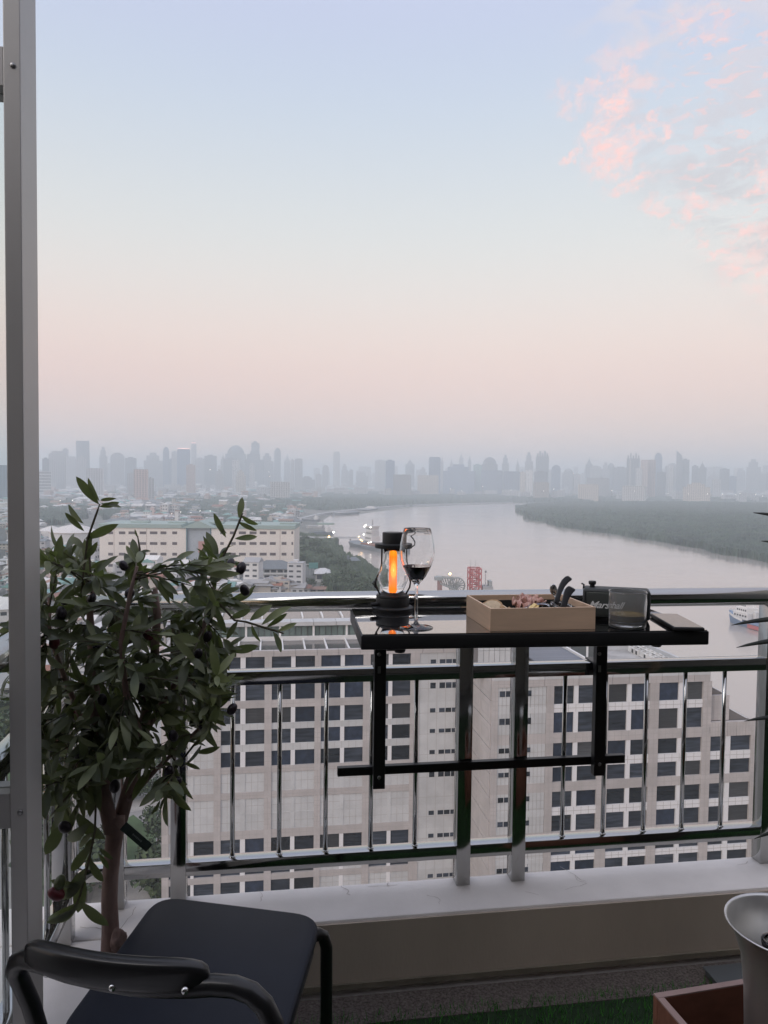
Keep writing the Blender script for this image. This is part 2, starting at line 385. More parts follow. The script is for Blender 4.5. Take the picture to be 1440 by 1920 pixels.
za = hY(20, 160, fY0).z; zb = hY(20, 1490, fY0).z
MB().box(-.618, -.002, .028, .034, zb, za).build('glass_pane', m_pane, fr)
MB().box(-.618, -.002, .028, .034, .05, hY(20,1556,fY0).z).build('glass_pane', m_pane, fr)

# ================================================================== RAILING
m_steel = mat('polished_steel', (.46,.46,.45), .10, metal=1, rvar=.04, vscale=14, bump=.00012, bscale=9, aniso=(1,1,1))
rail = thing('balcony_railing', 'polished stainless steel balcony railing with square posts and thin balusters', 'railing', (0, RY, LZ))
def rb(mb, nm, **k):
    for i, v in enumerate(mb.v): mb.v[i] = (v[0], v[1]-RY, v[2]-LZ)
    return mb.build(nm, m_steel, rail, **k)
XC = hZ(122, 1760, LZ).x                                   # side run of the railing
zt = hY(900, 1106, RY).z; TR = .0262
mb = MB(); mb.tube([(XC,RY,zt-TR),(1.0,RY,zt-TR),(3.4,RY,zt-TR)], TR, n=24); rb(mb, 'handrail', smooth=True)
mb = MB(); mb.tube([(XC,1.22,zt-TR),(XC,RY,zt-TR)], TR, n=24); rb(mb, 'handrail', smooth=True)
hw = .019
zm = hY(900, 1248, RY-hw).z; zbm = hY(700, 1596, RY-hw).z
for nm, z1 in (('middle_rail', zm), ('bottom_rail', zbm)):
    rb(MB().box(XC, 3.4, RY-hw, RY+hw, z1-.036, z1), nm, bevel=.0025, bseg=2, smooth=True)
    rb(MB().box(XC-hw, XC+hw, 1.22, RY-hw-.001, z1-.036, z1), nm, bevel=.0025, bseg=2, smooth=True)
# posts: px of the front face centre at the foot
posts = []
for px, py in ((218,1712),(334,1700),(868,1665),(971,1657),(1428,1615)):
    q = hZ(px, py, LZ); x = hY(px, py, RY-.02).x
    if px == 1428: x += .014
    posts.append(x)
    pm = MB().box(x-.0195, x+.0195, RY-.0215, RY+.0215, LZ, zt-.03)
    rb(pm, 'post', bevel=.002, smooth=True)
q = hZ(122, 1765, LZ)
for yy in (q.y, 1.24):
    pm = MB().box(XC-.0215, XC+.0215, yy-.0195, yy+.0195, LZ, zt-.03); rb(pm, 'post', bevel=.002, smooth=True)
balx = []
for px, py in ((436,1450),(524,1450),(611,1450),(695,1530),(779,1450),(1056,1450),(1131,1500),(1208,1450),(1280,1450),(1353,1450)):
    balx.append(hY(px, py, RY).x)
balx += [posts[1]-.125*k_ for k_ in ()] 
step_ = balx[1]-balx[0]
balx += [posts[0]-.10, posts[4]+.13, posts[4]+.26, posts[4]+.39, posts[4]+.52]
for x in balx:
    mb = MB(); mb.tube([(x,RY,zbm-.001),(x,RY,zm-.035)], .0062, n=14)
    mb.lathe([(.0062,.004),(.0085,.003),(.0095,.0002)], (x,RY,zbm), n=14); rb(mb, 'baluster', smooth=True)
for yy in np.arange(RY-.14, 1.25, -.128):
    mb = MB(); mb.tube([(XC,yy,zbm-.001),(XC,yy,zm-.035)], .0062, n=14); rb(mb, 'baluster', smooth=True)

# ================================================================== TABLE
m_black = mat('black_powder_coat', (.012,.012,.013), .42, bump=.0001, bscale=900)
m_gloss = mat('black_glossy_top', (.012,.012,.013), .035, spec=.9, coat=1.0)
TZ = .966; TROT = R(-1.9)
tfl = hZ(677, 1190, TZ); 
tx = Vector((math.cos(TROT), math.sin(TROT), 0)); ty = Vector((-tx.y, tx.x, 0))
tfr_ = hZ(1320, 1178, TZ); TW = (tfr_-tfl).to_2d().dot(tx.to_2d()); TD = (RY-TR-.004 - tfl.y)/1.0
TD = min(TD, (RY-TR-.004 - tfl.y)/ty.y)
# right corner must stay in front of the handrail
far_y = (tfl + ty*TD).y; far_yr = (tfl + tx*TW + ty*TD).y
TD -= max(0, max(far_y, far_yr) - (RY-TR-.003))
tab = thing('hanging_table', 'black glossy fold-down bar table hooked over the steel railing', 'table', (tfl.x, tfl.y, TZ), rz=TROT)
TT = .034
MB().box(0, TW, 0, TD, -TT, -.002).build('table_edge', m_black, tab, bevel=.003, smooth=True)
MB().box(.0035, TW-.0035, .0035, TD-.0035, -.0018, 0).build('table_top', m_gloss, tab)
def T(v):   # world -> table local
    d = Vector(v) - tab.location; return Vector((d.dot(tx), d.dot(ty), d.z))
yv = RY-hw-.030
for px, pyb in ((711,1480),(1124,1455)):
    p = hY(px, pyb, yv-.012); p1 = T((p.x, yv, p.z))
    MB().box(p1.x-.0155, p1.x+.0155, p1.y-.012, p1.y+.012, p1.z, -TT-.0005).build('support_leg', m_black, tab, bevel=.0015)
    for zz in ((1227 if px < 900 else 1226), (1256 if px < 900 else 1254), pyb-22):
        h = T(hY(px, zz, yv-.012)); s_ = MB()
        if zz in (1256,1254): s_.box(-.004,.004,-.0012,.001,-.009,.009)
        else: s_.lathe([(0,0.0018),(.004,.0016),(.0052,.0004),(.0052,-.001)], n=14); s_.v = [(v[0], -v[2], v[1]) for v in s_.v]
        so = s_.build('screw', m_screw, tab, smooth=(zz not in (1256,1254))); so.location = (h.x, p1.y-.0125, h.z)
    # hook that goes over the middle rail
    MB().box(p1.x-.013, p1.x+.013, p1.y+.0125, p1.y+.075, T((0,0,zm)).z+.001, T((0,0,zm)).z+.005).build('rail_hook', m_black, tab)
a = hY(634, 1455, yv); c = hY(1177, 1425, yv); zc_ = (a.z+c.z)/2
al, cl = T((a.x, yv+.0235, zc_)), T((c.x, yv+.0235, zc_))
mb = MB(); dv = (cl-al)/2; mb.obox((al+cl)/2, dv, dv.normalized().cross(Vector((0,0,1)))*.009, (0,0,.0115)); mb.build('cross_bar', m_black, tab, bevel=.0015)
for px, py in ((752,1220),(1238,1209)):
    h = T(hY(px, py, tfl.y+.03)); kb = MB(); kb.lathe([(0,-.012),(.011,-.012),(.013,-.008),(.013,-.003),(.006,0),(.006,.006)], n=18); kb.box(-.030,-.006,-.004,.004,-.008,-.002)
    ko = kb.build('clamp_knob', m_black, tab, smooth='auto'); ko.location = (h.x, h.y+.02, -TT-.006)

# ================================================================== OFFICE TOWERS JUST BELOW
def facmat(name, col, seam=None):
    m_ = mat(name, col, .75, var=.10, vscale=.35, detail=8, rand=.07)
    return m_
m_gran = facmat('pink_granite_cladding', (.425,.40,.395)); m_panel = facmat('pale_stone_panel', (.49,.50,.51)); m_mull = mat('white_mullion', (.68,.68,.70), .6)
m_core = mat('tower_core_joint', (.16,.15,.15), .9)
m_win = mat('tower_window_glass', (.026,.032,.044), .06, spec=.6, rand=.7, var=.5, vscale=.9, aniso=(.3,1,2.2), bump=.010, bscale=.55, detail=1)
m_win2 = mat('tower_window_blinds', (.050,.052,.056), .25, spec=.5, rand=.4, var=.3, vscale=2, aniso=(.2,1,5)); m_win3 = mat('tower_window_blue', (.022,.031,.054), .08, spec=.6, rand=.4, var=.4, vscale=1)
rwin = random.Random(4)
def winmat(): return rwin.choices((m_win, m_win2, m_win3), (.6,.2,.2))[0]
m_roof = mat('grey_roof_membrane', (.38,.37,.36), .9, var=.25, vscale=.25)
m_joint = mat('panel_joint', (.37,.355,.345), .9)
def px_x(px, Y, py=1400): return hY(px, py, Y).x
def px_z(pxr, py, Y): return hY(pxr, py, Y).z
def tower(name, label, Y, xl, xr, zt_, depth):
    t_ = thing(name, label, 'office building', ((xl+xr)/2, Y+depth/2, GZ))
    return t_
class Fac:      # facade in plane y=Y
    def __init__(s, root, Y, pr=None): s.r = root; s.Y = Y
    def p(s, nm, m_, x0, x1, z0, z1, d0=-.0, d1=.4):    # d0 outward (towards us) offset
        return piece(nm, m_, x0, x1, s.Y-d0, s.Y+d1, z0, z1, s.r)
def seams(mb, x0, x1, z0, z1, nx, nz, Y, w=.055):
    for i in range(1, nx): x = x0+(x1-x0)*i/nx; mb.box(x-w/2, x+w/2, Y-.012, Y, z0, z1)
    for j in range(1, nz): z = z0+(z1-z0)*j/nz; mb.box(x0, x1, Y-.0125, Y, z-w/2, z+w/2)
def solid(root, nm, m_, x0, x1, y0, y1, z0, z1): return piece(nm, m_, x0, x1, y0, y1, z0, z1, root)

# ---------------- left tower
YL = 131.0
XL0, XL1 = px_x(304, YL), px_x(866, YL)
ztL = px_z(560, 1218.5, YL)
tl_ = tower('office_tower', 'pale stone office tower with skylight terraces behind the left half of the railing', YL, XL0, XL1, ztL, 34)
F = Fac(tl_, YL)
solid(tl_, 'core', m_core, XL0+.3, XL1-.3, YL+.5, YL+8.6, GZ, ztL-.9)
solid(tl_, 'core', m_core, XL0+.3, XL1-.3, YL+8.62, YL+34, GZ, ztL-.95)
ZL = lambda py: px_z(680, py, YL)
cells = [(316,357),(363,401),(414,450.5),(460,495.5),(509,545),(553,589.5),(601,637.5),(645,680),(693,727),(734,768)]
cX = [(px_x(a, YL, 1400), px_x(c, YL, 1400)) for a, c in cells]
piers = [(304,316),(401,414),(495.5,509),(589.5,601),(680,693),(768,785)]
pX = [(px_x(a, YL), px_x(c, YL)) for a, c in piers]
rowsW = [(1226.5,1259),(1268,1307),(1320.6,1349.4),(1360.8,1387.5),(1400.4,1428)]
rowsB = [(1439,1474),(1486,1513.5),(1515,1544)]
rowsW2 = [(1559.5,1586.5),(1598,1626),(1637,1662),(1673,1699)]
allrows = [(r, 'W') for r in rowsW] + [(r, 'B') for r in rowsB] + [(r, 'W') for r in rowsW2]
rz = [(ZL(b_), ZL(a_), k_) for (a_, b_), k_ in allrows]
pitch = rz[-2][1]-rz[-1][1]
sm = MB()
core_x0, core_x1 = px_x(785, YL), XL1
for i, (z0, z1, k_) in enumerate(rz):
    for j, (x0, x1) in enumerate(cX):
        blank = (k_ == 'B') or (j == 0 and 1 < i < 9) or (j in (0, 1) and 2 <= i < 8) or (i >= 9 and j in (6, 7)) or (i >= 10 and j > 7)
        if blank:
            F.p('stone_panel', m_panel, x0, x1, z0, z1, .02, .3); seams(sm, x0, x1, z0, z1, 3, 2, YL-.021)
        else: F.p('window', winmat(), x0, x1, z0, z1, -.22, .3)
    # vertical white mullion between paired windows
    for j in range(0, 10, 2):
        xa_, xb_ = cX[j][1], cX[j+1][0]; F.p('mullion', m_mull if k_ == 'W' else m_panel, xa_, xb_, z0, z1, .10, .3)
    for j, (x0, x1) in enumerate(pX):
        F.p('pier_stone', m_gran, x0, x1, z0, z1, .22, .3); seams(sm, x0, x1, z0, z1, 2, 3, YL-.221)
    # spandrel under this row
    znext = rz[i+1][1] if i+1 < len(rz) else z0-1.4
    thick = i in (1, 4, 5, 7, 9)
    for j in range(0, 10, 2):
        x0, x1 = cX[j][0], cX[j+1][1]
        F.p('spandrel_panel', m_gran if thick else m_panel, x0, x1, znext, z0, .16 if thick else .05, .3); seams(sm, x0, x1, znext, z0, 6, 2 if thick else 1, YL-(.161 if thick else .051))
    for j, (x0, x1) in enumerate(pX): F.p('pier_stone', m_gran, x0, x1, znext, z0, .24, .3)
    # stair core on the right with slot windows
    F.p('stone_panel', m_panel, core_x0, core_x1, znext, z1, .12, .3); seams(sm, core_x0, core_x1, znext, z1, 5, 2, YL-.121)
    for a_, c_ in ((805,815),(822,832.5),(834,844.5),(846,856.5)):
        if i == 6: continue
        x0, x1 = px_x(a_, YL), px_x(c_, YL); F.p('slot_window', m_win, x0, x1, z0+(z1-z0)*.32, z0+(z1-z0)*.60, .135, -.10)
# cornice
zc0 = rz[0][1]
for j in range(14):
    xa_ = XL0 + (XL1-XL0)*j/14; xb_ = XL0 + (XL1-XL0)*(j+1)/14
    F.p('cornice_panel', m_gran, xa_+.03, xb_-.03, zc0, ztL, .26, .5); seams(sm, xa_+.03, xb_-.03, zc0, ztL, 3, 2, YL-.261)
# base of the tower, continuing down
zb = rz[-1][0]-1.4
solid(tl_, 'lower_storeys', m_panel, XL0, XL1, YL-.02, YL+.4, GZ+.05, zb)
# left end wall bands
for i in range(12):
    z1 = ztL - i*4.2; solid(tl_, 'side_panel', m_gran, XL0-.2, XL0+.29, YL+.41, YL+33.9, z1-4.15, z1)
solid(tl_, 'side_base', m_gran, XL0-.2, XL0+.29, YL+.41, YL+33.9, GZ+.05, ztL-12*4.2)
for i in range(12):
    z1 = ztL - i*4.2; solid(tl_, 'side_panel', m_gran, XL1-.29, XL1+.1, YL+.41, YL+33.9, z1-4.15, z1)
# roof terraces
zr = ztL-.9
m_sky = mat('skylight_glass', (.09,.085,.085), .12, spec=.8, bump=.03, bscale=.5, rand=.35)
m_frame = mat('white_roof_frame', (.70,.70,.70), .5)
m_gren = mat('greenish_glazing', (.12,.16,.15), .15, spec=.6, rand=.25)
yA = YL+.55; yB = hY(560, 1200.5, 200).normalized()  # placeholder
def yAt(px, py, z): return hZ(px, py, z).y
yB = yAt(560, 1201, zr)
nn_ = 13
for i in range(nn_):
    x0 = XL0+.6+(XL1-XL0-1.2)*i/nn_; x1 = XL0+.6+(XL1-XL0-1.2)*(i+1)/nn_
    solid(tl_, 'skylight_pane', m_sky, x0+.15, x1-.15, yA+.5, yB-.4, zr, zr+.10)
    solid(tl_, 'roof_beam', m_frame, x0-.14, x0+.14, yA+.3, yB-.2, zr, zr+.42)
solid(tl_, 'roof_ledge', m_frame, XL0+.6, XL1-.6, yB-.38, yB-.02, zr, zr+.9)
z2 = px_z(560, 1173, yB)
nn_ = 44
for i in range(nn_):
    x0 = XL0+1+(XL1-XL0-2)*i/nn_; x1 = XL0+1+(XL1-XL0-2)*(i+1)/nn_
    solid(tl_, 'glazing_pane', m_gren, x0+.07, x1-.07, yB+.2, yB+.3, zr+.2, z2)
solid(tl_, 'penthouse_core', m_core, XL0+1, XL1-1, yB+.4, YL+33, zr, z2-.02)
for i in range(9): 
    x0 = XL0+1+(XL1-XL0-2)*i/8; solid(tl_, 'white_column', m_frame, x0-.2, x0+.2, yB-.0, yB+.18, zr+.9, z2)
z3 = z2 + .75
yC = yAt(560, 1160, z3)
for i in range(12): 
    x0 = XL0+.5+(XL1-XL0-1)*i/12; x1 = x0+(XL1-XL0-1)/12; solid(tl_, 'roof_panel', m_panel, x0+.04, x1-.04, yB-.3, yC, z2, z3)
for i in range(13):
    x0 = XL0+1+(XL1-XL0-2)*i/13; x1 = x0+(XL1-XL0-2)/13
    solid(tl_, 'skylight_pane', m_sky, x0+.15, x1-.15, yC+.2, YL+33, z3-.3, z3-.1); solid(tl_, 'roof_beam', m_frame, x0-.14, x0+.14, yC+.05, YL+33, z3-.3, z3+.35)
sm.v = [(v[0]-tl_.location.x, v[1]-tl_.location.y, v[2]-tl_.location.z) for v in sm.v]
so = sm.build('panel_joints', m_joint, tl_); so['kind'] = 'stuff'

# ---------------- right tower
YR = 118.5
XR0, XR1, XR2, XR3 = px_x(920, YR, 1450), px_x(1330, YR, 1300), px_x(1372, YR, 1340), px_x(1412, YR, 1420)
ztR = px_z(1200, 1262, YR)
tr_ = tower('office_tower', 'pale stone office tower behind the right half of the railing, stepping down towards the river', YR, XR0, XR3, ztR, 30)
F = Fac(tr_, YR); ZR = lambda py: px_z(1150, py, YR)
zW = px_z(1385, 1352, YR)      # wing parapet
zS = px_z(1350, 1303, YR+1)    # middle step
solid(tr_, 'core', m_core, XR0+.5, XR1-.3, YR+.5, YR+21, GZ, ztR-.9)
solid(tr_, 'core', m_core, XR1-.28, XR3-.3, YR+.5, YR+20, GZ, zW-1.0)
cells = [(1035,1073,1),(1081,1118,1),(1137,1172,1),(1180,1214,1),(1231,1268,1),(1276,1313,1),(1329,1358.5,0),(1367,1405,0)]
cX = [(px_x(a, YR, 1450), px_x(c, YR, 1450), h_) for a, c, h_ in cells]
piers = [(1021,1035,1),(1118,1137,1),(1214,1231,1),(1313,1329,1),(1405,1412,0)]
pX = [(px_x(a, YR, 1450), px_x(c, YR, 1450), h_) for a, c, h_ in piers]
rows = [(1282.3,1317),(1331.8,1370),(1388.2,1417.6),(1433,1460.7),(1478,1508),(1522.3,1552.5),(1567,1597),(1608,1637),(1651,1680)]
rz = [(ZR(b_), ZR(a_)) for a_, b_ in rows]
corner = (px_x(920, YR, 1450), px_x(931, YR, 1450)); pan = [(px_x(931,YR,1450), px_x(962,YR,1450)), (px_x(962,YR,1450), px_x(992,YR,1450)), (px_x(992,YR,1450), px_x(1021,YR,1450))]
sm = MB()
for i, (z0, z1) in enumerate(rz):
    znext = rz[i+1][1] if i+1 < len(rz) else z0-1.3
    thick = i in (1, 3, 5, 7)
    for j, (x0, x1, h_) in enumerate(cX):
        if not h_ and i < 2: continue
        F.p('window', winmat(), x0, x1, z0, z1, -.22, .3)
    for j in range(0, 8, 2):
        if not cX[j][2] and i < 2: continue
        x0, x1 = cX[j][0], cX[j+1][1]
        F.p('mullion', m_mull, cX[j][1], cX[j+1][0], z0, z1, .10, .3)
        F.p('spandrel_panel', m_gran if thick else m_mull, x0, x1, znext, z0, .16 if thick else .08, .3); seams(sm, x0, x1, znext, z0, 6, 2, YR-(.161 if thick else .081), .06)
    for (x0, x1, h_) in pX:
        if not h_ and i < 2: continue
        F.p('pier_stone', m_gran, x0, x1, z0, z1, .22, .3); F.p('pier_stone', m_gran, x0, x1, znext, z0, .24, .3); seams(sm, x0, x1, znext, z1, 2, 5, YR-.241, .05)
    F.p('corner_stone', m_gran, corner[0], corner[1], znext, z1, .24, .3); seams(sm, corner[0], corner[1], znext, z1, 2, 6, YR-.241, .05)
    for (x0, x1) in pan:
        F.p('stone_panel', m_panel, x0+.04, x1-.04, z0-.3 if not thick else z0, z1, .10, .3); F.p('spandrel_panel', m_gran if thick else m_panel, x0, x1, znext, z0-.3 if not thick else z0, .13, .3)
        seams(sm, x0, x1, znext, z1, 4, 3, YR-.131, .05)
    for a_, c_ in ((934,944),(945.5,955.5),(984,993)):
        F.p('slot_window', m_win, px_x(a_,YR,1450), px_x(c_,YR,1450), z0+(z1-z0)*.50, z0+(z1-z0)*.80, .15, -.10)
zc0 = rz[0][1]
for j in range(13):
    xa_ = XR0+(XR1-XR0)*j/13; xb_ = XR0+(XR1-XR0)*(j+1)/13
    F.p('cornice_panel', m_gran, xa_+.03, xb_-.03, zc0, ztR-.55, .26, .5); F.p('cornice_panel', m_panel, xa_+.03, xb_-.03, ztR-.54, ztR, .32, .6); seams(sm, xa_, xb_, zc0, ztR-.55, 3, 2, YR-.261, .05)
for j in range(5):
    xa_ = XR1+.02+(XR3-XR1)*j/5; xb_ = XR1+.02+(XR3-XR1)*(j+1)/5
    F.p('cornice_panel', m_gran, xa_+.03, xb_-.03, rz[2][1], zW, .24, .5); seams(sm, xa_, xb_, rz[2][1], zW, 3, 3, YR-.241, .05)
# middle step block with sloped skylights
for j in range(3):
    xa_ = XR1+.03+(XR2-XR1)*j/3; xb_ = XR1+.03+(XR2-XR1)*(j+1)/3
    solid(tr_, 'cornice_panel', m_gran, xa_+.02, xb_-.02, YR+.8, YR+1.3, zW+.01, zS); seams(sm, xa_, xb_, zW, zS, 2, 4, YR+.799, .05)
solid(tr_, 'step_core', m_core, XR1+.03, XR2-.05, YR+1.31, YR+19, zW-.9, zS-.3)
for k_, (xa_, xb_, z_) in enumerate(((XR1+.1, XR2-.1, zS), (XR2+.1, XR3-.3, zW))):
    d = MB(); a0 = YR+(1.6 if k_ == 0 else 1.0)
    d.add([(xa_,a0,z_-.2),(xb_,a0,z_-.2),(xb_,a0+17,z_-.2),(xa_,a0+17,z_-.2),(xa_,a0+.5,z_+1.9),(xa_,a0+16.5,z_+1.9)], [(0,1,2,3),(1,0,4),(1,4,5,2),(2,5,3),(0,3,5,4)])
    d.v = [(v[0]-tr_.location.x, v[1]-tr_.location.y, v[2]-tr_.location.z) for v in d.v]; d.build('sloped_skylight', m_sky, tr_)
    for q_ in range(6):
        yy = a0+.5+q_*3.2; d = MB(); d.tube([(xa_+.05,yy,z_+1.95),(xb_,yy,z_-.12)], .10, n=4); d.v = [(v[0]-tr_.location.x, v[1]-tr_.location.y, v[2]-tr_.location.z) for v in d.v]; d.build('skylight_rib', m_frame, tr_)
# left flank wall facing the gap, and its panels
for i in range(14):
    z1 = ztR-.0 - i*4.1
    for k_ in range(2):
        ya, yb_ = YR+.35+k_*6.2, YR+.35+(k_+1)*6.2-.12; solid(tr_, 'side_panel', m_gran, XR0-.12, XR0+.45, ya, yb_, z1-3.95, z1-.0)
        d0 = XR0-.12; sm.box(d0-.02, d0, ya+.9, yb_-.9, z1-3.0, z1-2.94); sm.box(d0-.02, d0, ya+.9, ya+.97, z1-3.0, z1-1.0); sm.box(d0-.02, d0, yb_-.97, yb_-.9, z1-3.0, z1-1.0); sm.box(d0-.02, d0, ya+.9, yb_-.9, z1-1.0, z1-.94)
solid(tr_, 'side_base', m_gran, XR0-.05, XR0+.45, YR+.35, YR+20.9, GZ+.05, ztR-14*4.1)
solid(tr_, 'lower_storeys', m_panel, XR0, XR3, YR-.02, YR+.4, GZ+.05, rz[-1][0]-1.3)
for i in range(14):
    z1 = (ztR if False else zW) - i*4.1; solid(tr_, 'side_panel', m_gran, XR3-.29, XR3+.05, YR+.41, YR+20, max(GZ+.1, z1-4.0), z1)
# roof
zr = ztR-.9
solid(tr_, 'roof_deck', m_roof, XR0+.5, XR1-.3, YR+.62, YR+20.9, zr, zr+.05)
solid(tr_, 'parapet', m_panel, XR1-.6, XR1+.02, YR+.62, YR+20.9, zr+.051, ztR+.1); solid(tr_, 'parapet', m_panel, XR0+.0, XR0+.46, YR+13, YR+20.9, zr-3, ztR)
solid(tr_, 'parapet', m_panel, XR0+.5, XR1-.62, YR+20.5, YR+20.9, zr+.051, ztR+.3)
# gridded penthouse block near the left corner
xa_, xb_ = hY(884, 1230, YR+4).x+1.2, hY(977, 1230, YR+4).x; zt2 = px_z(930, 1196, YR+4)
solid(tr_, 'penthouse_core', m_core, xa_+.1, xb_-.1, YR+4.1, YR+15, zr+.06, zt2-.1)
for i in range(8):
    for j in range(3): x0 = xa_+(xb_-xa_)*i/8; z0 = zr+.06+(zt2-zr-.06)*j/3; solid(tr_, 'stone_panel', m_panel, x0+.04, x0+(xb_-xa_)/8-.04, YR+4, YR+4.3, z0+.03, z0+(zt2-zr-.06)/3-.03)
solid(tr_, 'roof_slab', m_roof, xa_, xb_, YR+4.0, YR+15.2, zt2-.05, zt2+.1)
# blue slatted skylight
z_ = zr+1.6; p0 = hZ(1003,1240,z_); p1 = hZ(1104,1237,z_); p2 = hZ(1068,1212,z_)
m_blue = mat('blue_slat', (.10,.12,.17), .3, spec=.6, rand=.25)
nS = 16
for i in range(nS):
    y0 = p0.y+(p2.y-p0.y)*i/nS; y1 = p0.y+(p2.y-p0.y)*(i+1)/nS; solid(tr_, 'skylight_slat', m_blue, p0.x, p1.x-.9, y0+.05, y1-.12, z_-.08+.0*i, z_)
solid(tr_, 'skylight_curb', m_core, p0.x-.1, p1.x-.8, p0.y-.1, p2.y+.2, zr+.06, z_-.12)
solid(tr_, 'white_edge', m_frame, p1.x-.75, p1.x-.35, p0.y-.3, p2.y+.2, zr+.06, z_+.35)
q = hZ(1112,1238,zr); q2 = hZ(1126,1238,zr)
solid(tr_, 'plant_room', mat('dark_plant_room', (.10,.11,.11), .6), q.x-1.3, q2.x-.4, q.y, q.y+8, zr+.06, zr+2.8)
for i in range(2): solid(tr_, 'white_post', m_frame, q.x-1.5+i*1.6, q.x-1.2+i*1.6, q.y-.5, q.y-.2, zr+.06, zr+3.0)
# rows of rooftop air conditioners along the right parapet
m_ac = mat('white_ac_casing', (.62,.62,.61), .5, rand=.1); m_fan = mat('dark_fan', (.05,.05,.05), .6)
acm = MB(); acm.box(-.62,.62,-.5,.5,0,1.05,0); acm.lathe([(0,1.05),(.42,1.05),(.44,1.14),(.40,1.14),(.38,1.07),(0,1.07)], n=14, mi=0); acm.box(-.63,-.621,-.35,.35,.15,.9,1); acm.lathe([(0,1.075),(.36,1.075)], n=12, mi=1)
aco = None
a0 = hZ(1243,1233,zr+.5); cnt = 0
for i in range(11):
    for j in range(2):
        x, y = XR1-3.0-j*1.8+(rng.normal()*.08), YR+3.0+i*1.6
        o = acm.build('air_conditioner', [m_ac, m_fan]) if aco is None else bpy.data.objects.new('air_conditioner', aco.data)
        if aco is None: aco = o
        else: sc.collection.objects.link(o)
        o.location = (x, y, zr+.052); o.rotation_euler = (0,0,rng.choice([0,R(90)])); cnt += 1
        tag(o, 'rooftop air conditioner, '+['nearest','second nearest','third nearest','fourth nearest','fifth nearest','middle','fifth farthest','fourth farthest','third farthest','second farthest','farthest'][i]+' in the '+('outer row beside the parapet' if j == 0 else 'inner row beside the pipes'), 'air conditioner', 'air conditioners on the office tower roof')
for (x0, x1, yy) in ((XR1-5.6, XR1-1.2, YR+2.0),):
    d = MB(); 
    for j in range(4): d.tube([(XR1-5.2+j*.35, YR+2.2, zr+.25),(XR1-5.2+j*.35, YR+19.5, zr+.25)], .09, n=6)
    o = d.build('roof_pipes', m_frame); tag(o, 'bundle of pale pipes running beside the rooftop air conditioners', 'pipes')
sm.v = [(v[0]-tr_.location.x, v[1]-tr_.location.y, v[2]-tr_.location.z) for v in sm.v]
so = sm.build('panel_joints', m_joint, tr_); so['kind'] = 'stuff'

# ================================================================== VEGETATION AND CITY
m_leafy = mat('tree_foliage', (.045,.075,.040), .85, var=.55, vscale=.6, detail=6, col2=(.085,.12,.055))
m_leafy2 = mat('mangrove_canopy', (.028,.055,.044), .9, var=.6, vscale=.035, detail=10, col2=(.062,.098,.062))
m_trunk = mat('tree_trunk', (.10,.08,.06), .9)
m_lawn = mat('lawn_grass', (.065,.105,.045), .95, var=.3, vscale=.25, detail=8)
m_path = mat('garden_path', (.34,.32,.30), .9, var=.12, vscale=.6)
m_road = mat('asphalt_road', (.10,.10,.10), .9, var=.15, vscale=.2)
m_pave = mat('concrete_yard', (.27,.26,.25), .9, var=.2, vscale=.08)
def hash2(ix, iy, s):
    h_ = (ix*374761393 + iy*668265263 + s*982451653) & 0xffffffff; h_ = ((h_ ^ (h_ >> 13))*1274126177) & 0xffffffff; return ((h_ ^ (h_ >> 16)) & 0xffffff)/float(0xffffff)
def crowns(x, y, cell, s):     # field of rounded crowns: height 0..1
    gx = np.floor(x/cell).astype(np.int64); gy = np.floor(y/cell).astype(np.int64); best = np.zeros_like(x)
    for dx in (-1,0,1):
        for dy in (-1,0,1):
            ix, iy = gx+dx, gy+dy; cx_ = (ix+.15+.7*hash2(ix,iy,s))*cell; cy_ = (iy+.15+.7*hash2(ix,iy,s+1))*cell; r_ = cell*(.55+.45*hash2(ix,iy,s+2)); hh = .55+.45*hash2(ix,iy,s+3)
            d2 = ((x-cx_)**2+(y-cy_)**2)/r_**2; best = np.maximum(best, hh*np.sqrt(np.clip(1-d2,0,1)))
    return best
def canopy(name, poly, hgt, cell, label, cat, na=260, nd=140, m_=None, seed=1):
    P = [hZ(x, y, GZ) for x, y in poly]; A_ = [math.atan2(p.x, p.y) for p in P]; D_ = [math.log(math.hypot(p.x, p.y)) for p in P]
    ua = np.linspace(min(A_), max(A_), na); ud = np.linspace(min(D_), max(D_), nd); AA, DD = np.meshgrid(ua, ud)
    AA = AA + rng.uniform(-.3,.3,AA.shape)*(ua[1]-ua[0]); DD = DD + rng.uniform(-.3,.3,DD.shape)*(ud[1]-ud[0])
    r_ = np.exp(DD); x = np.sin(AA)*r_; y = np.cos(AA)*r_
    wob_ = 18*np.sin(x*.013+seed)+14*np.sin(y*.017+x*.009)+9*np.sin(x*.061)+7*np.sin(y*.05+x*.08)
    ins = inpoly(x+wob_*.5, y+wob_*.3, [(p.x, p.y) for p in P])
    h_ = hgt*(.25+.75*np.maximum(crowns(x, y, cell, seed), .8*crowns(x, y, cell*.45, seed+9)))*(.8+.35*np.sin(x*.004+1)*np.sin(y*.003)) + rng.normal(0, hgt*.05, x.shape)
    z = np.where(ins, h_, -.3)+GZ+.1
    V = np.stack([x, y, z], -1).reshape(-1, 3); idx = np.arange(nd*na).reshape(nd, na)
    q_ = np.stack([idx[:-1,:-1], idx[:-1,1:], idx[1:,1:], idx[1:,:-1]], -1).reshape(-1, 4); keep = ins.reshape(-1)[q_].any(1); q_ = q_[keep]
    me = bpy.data.meshes.new(name); me.from_pydata(V.tolist(), [], q_.tolist()); me.materials.append(m_ or m_leafy2); me.update()
    o = bpy.data.objects.new(name, me); sc.collection.objects.link(o); tag(o, label, cat, None, 'stuff'); return o
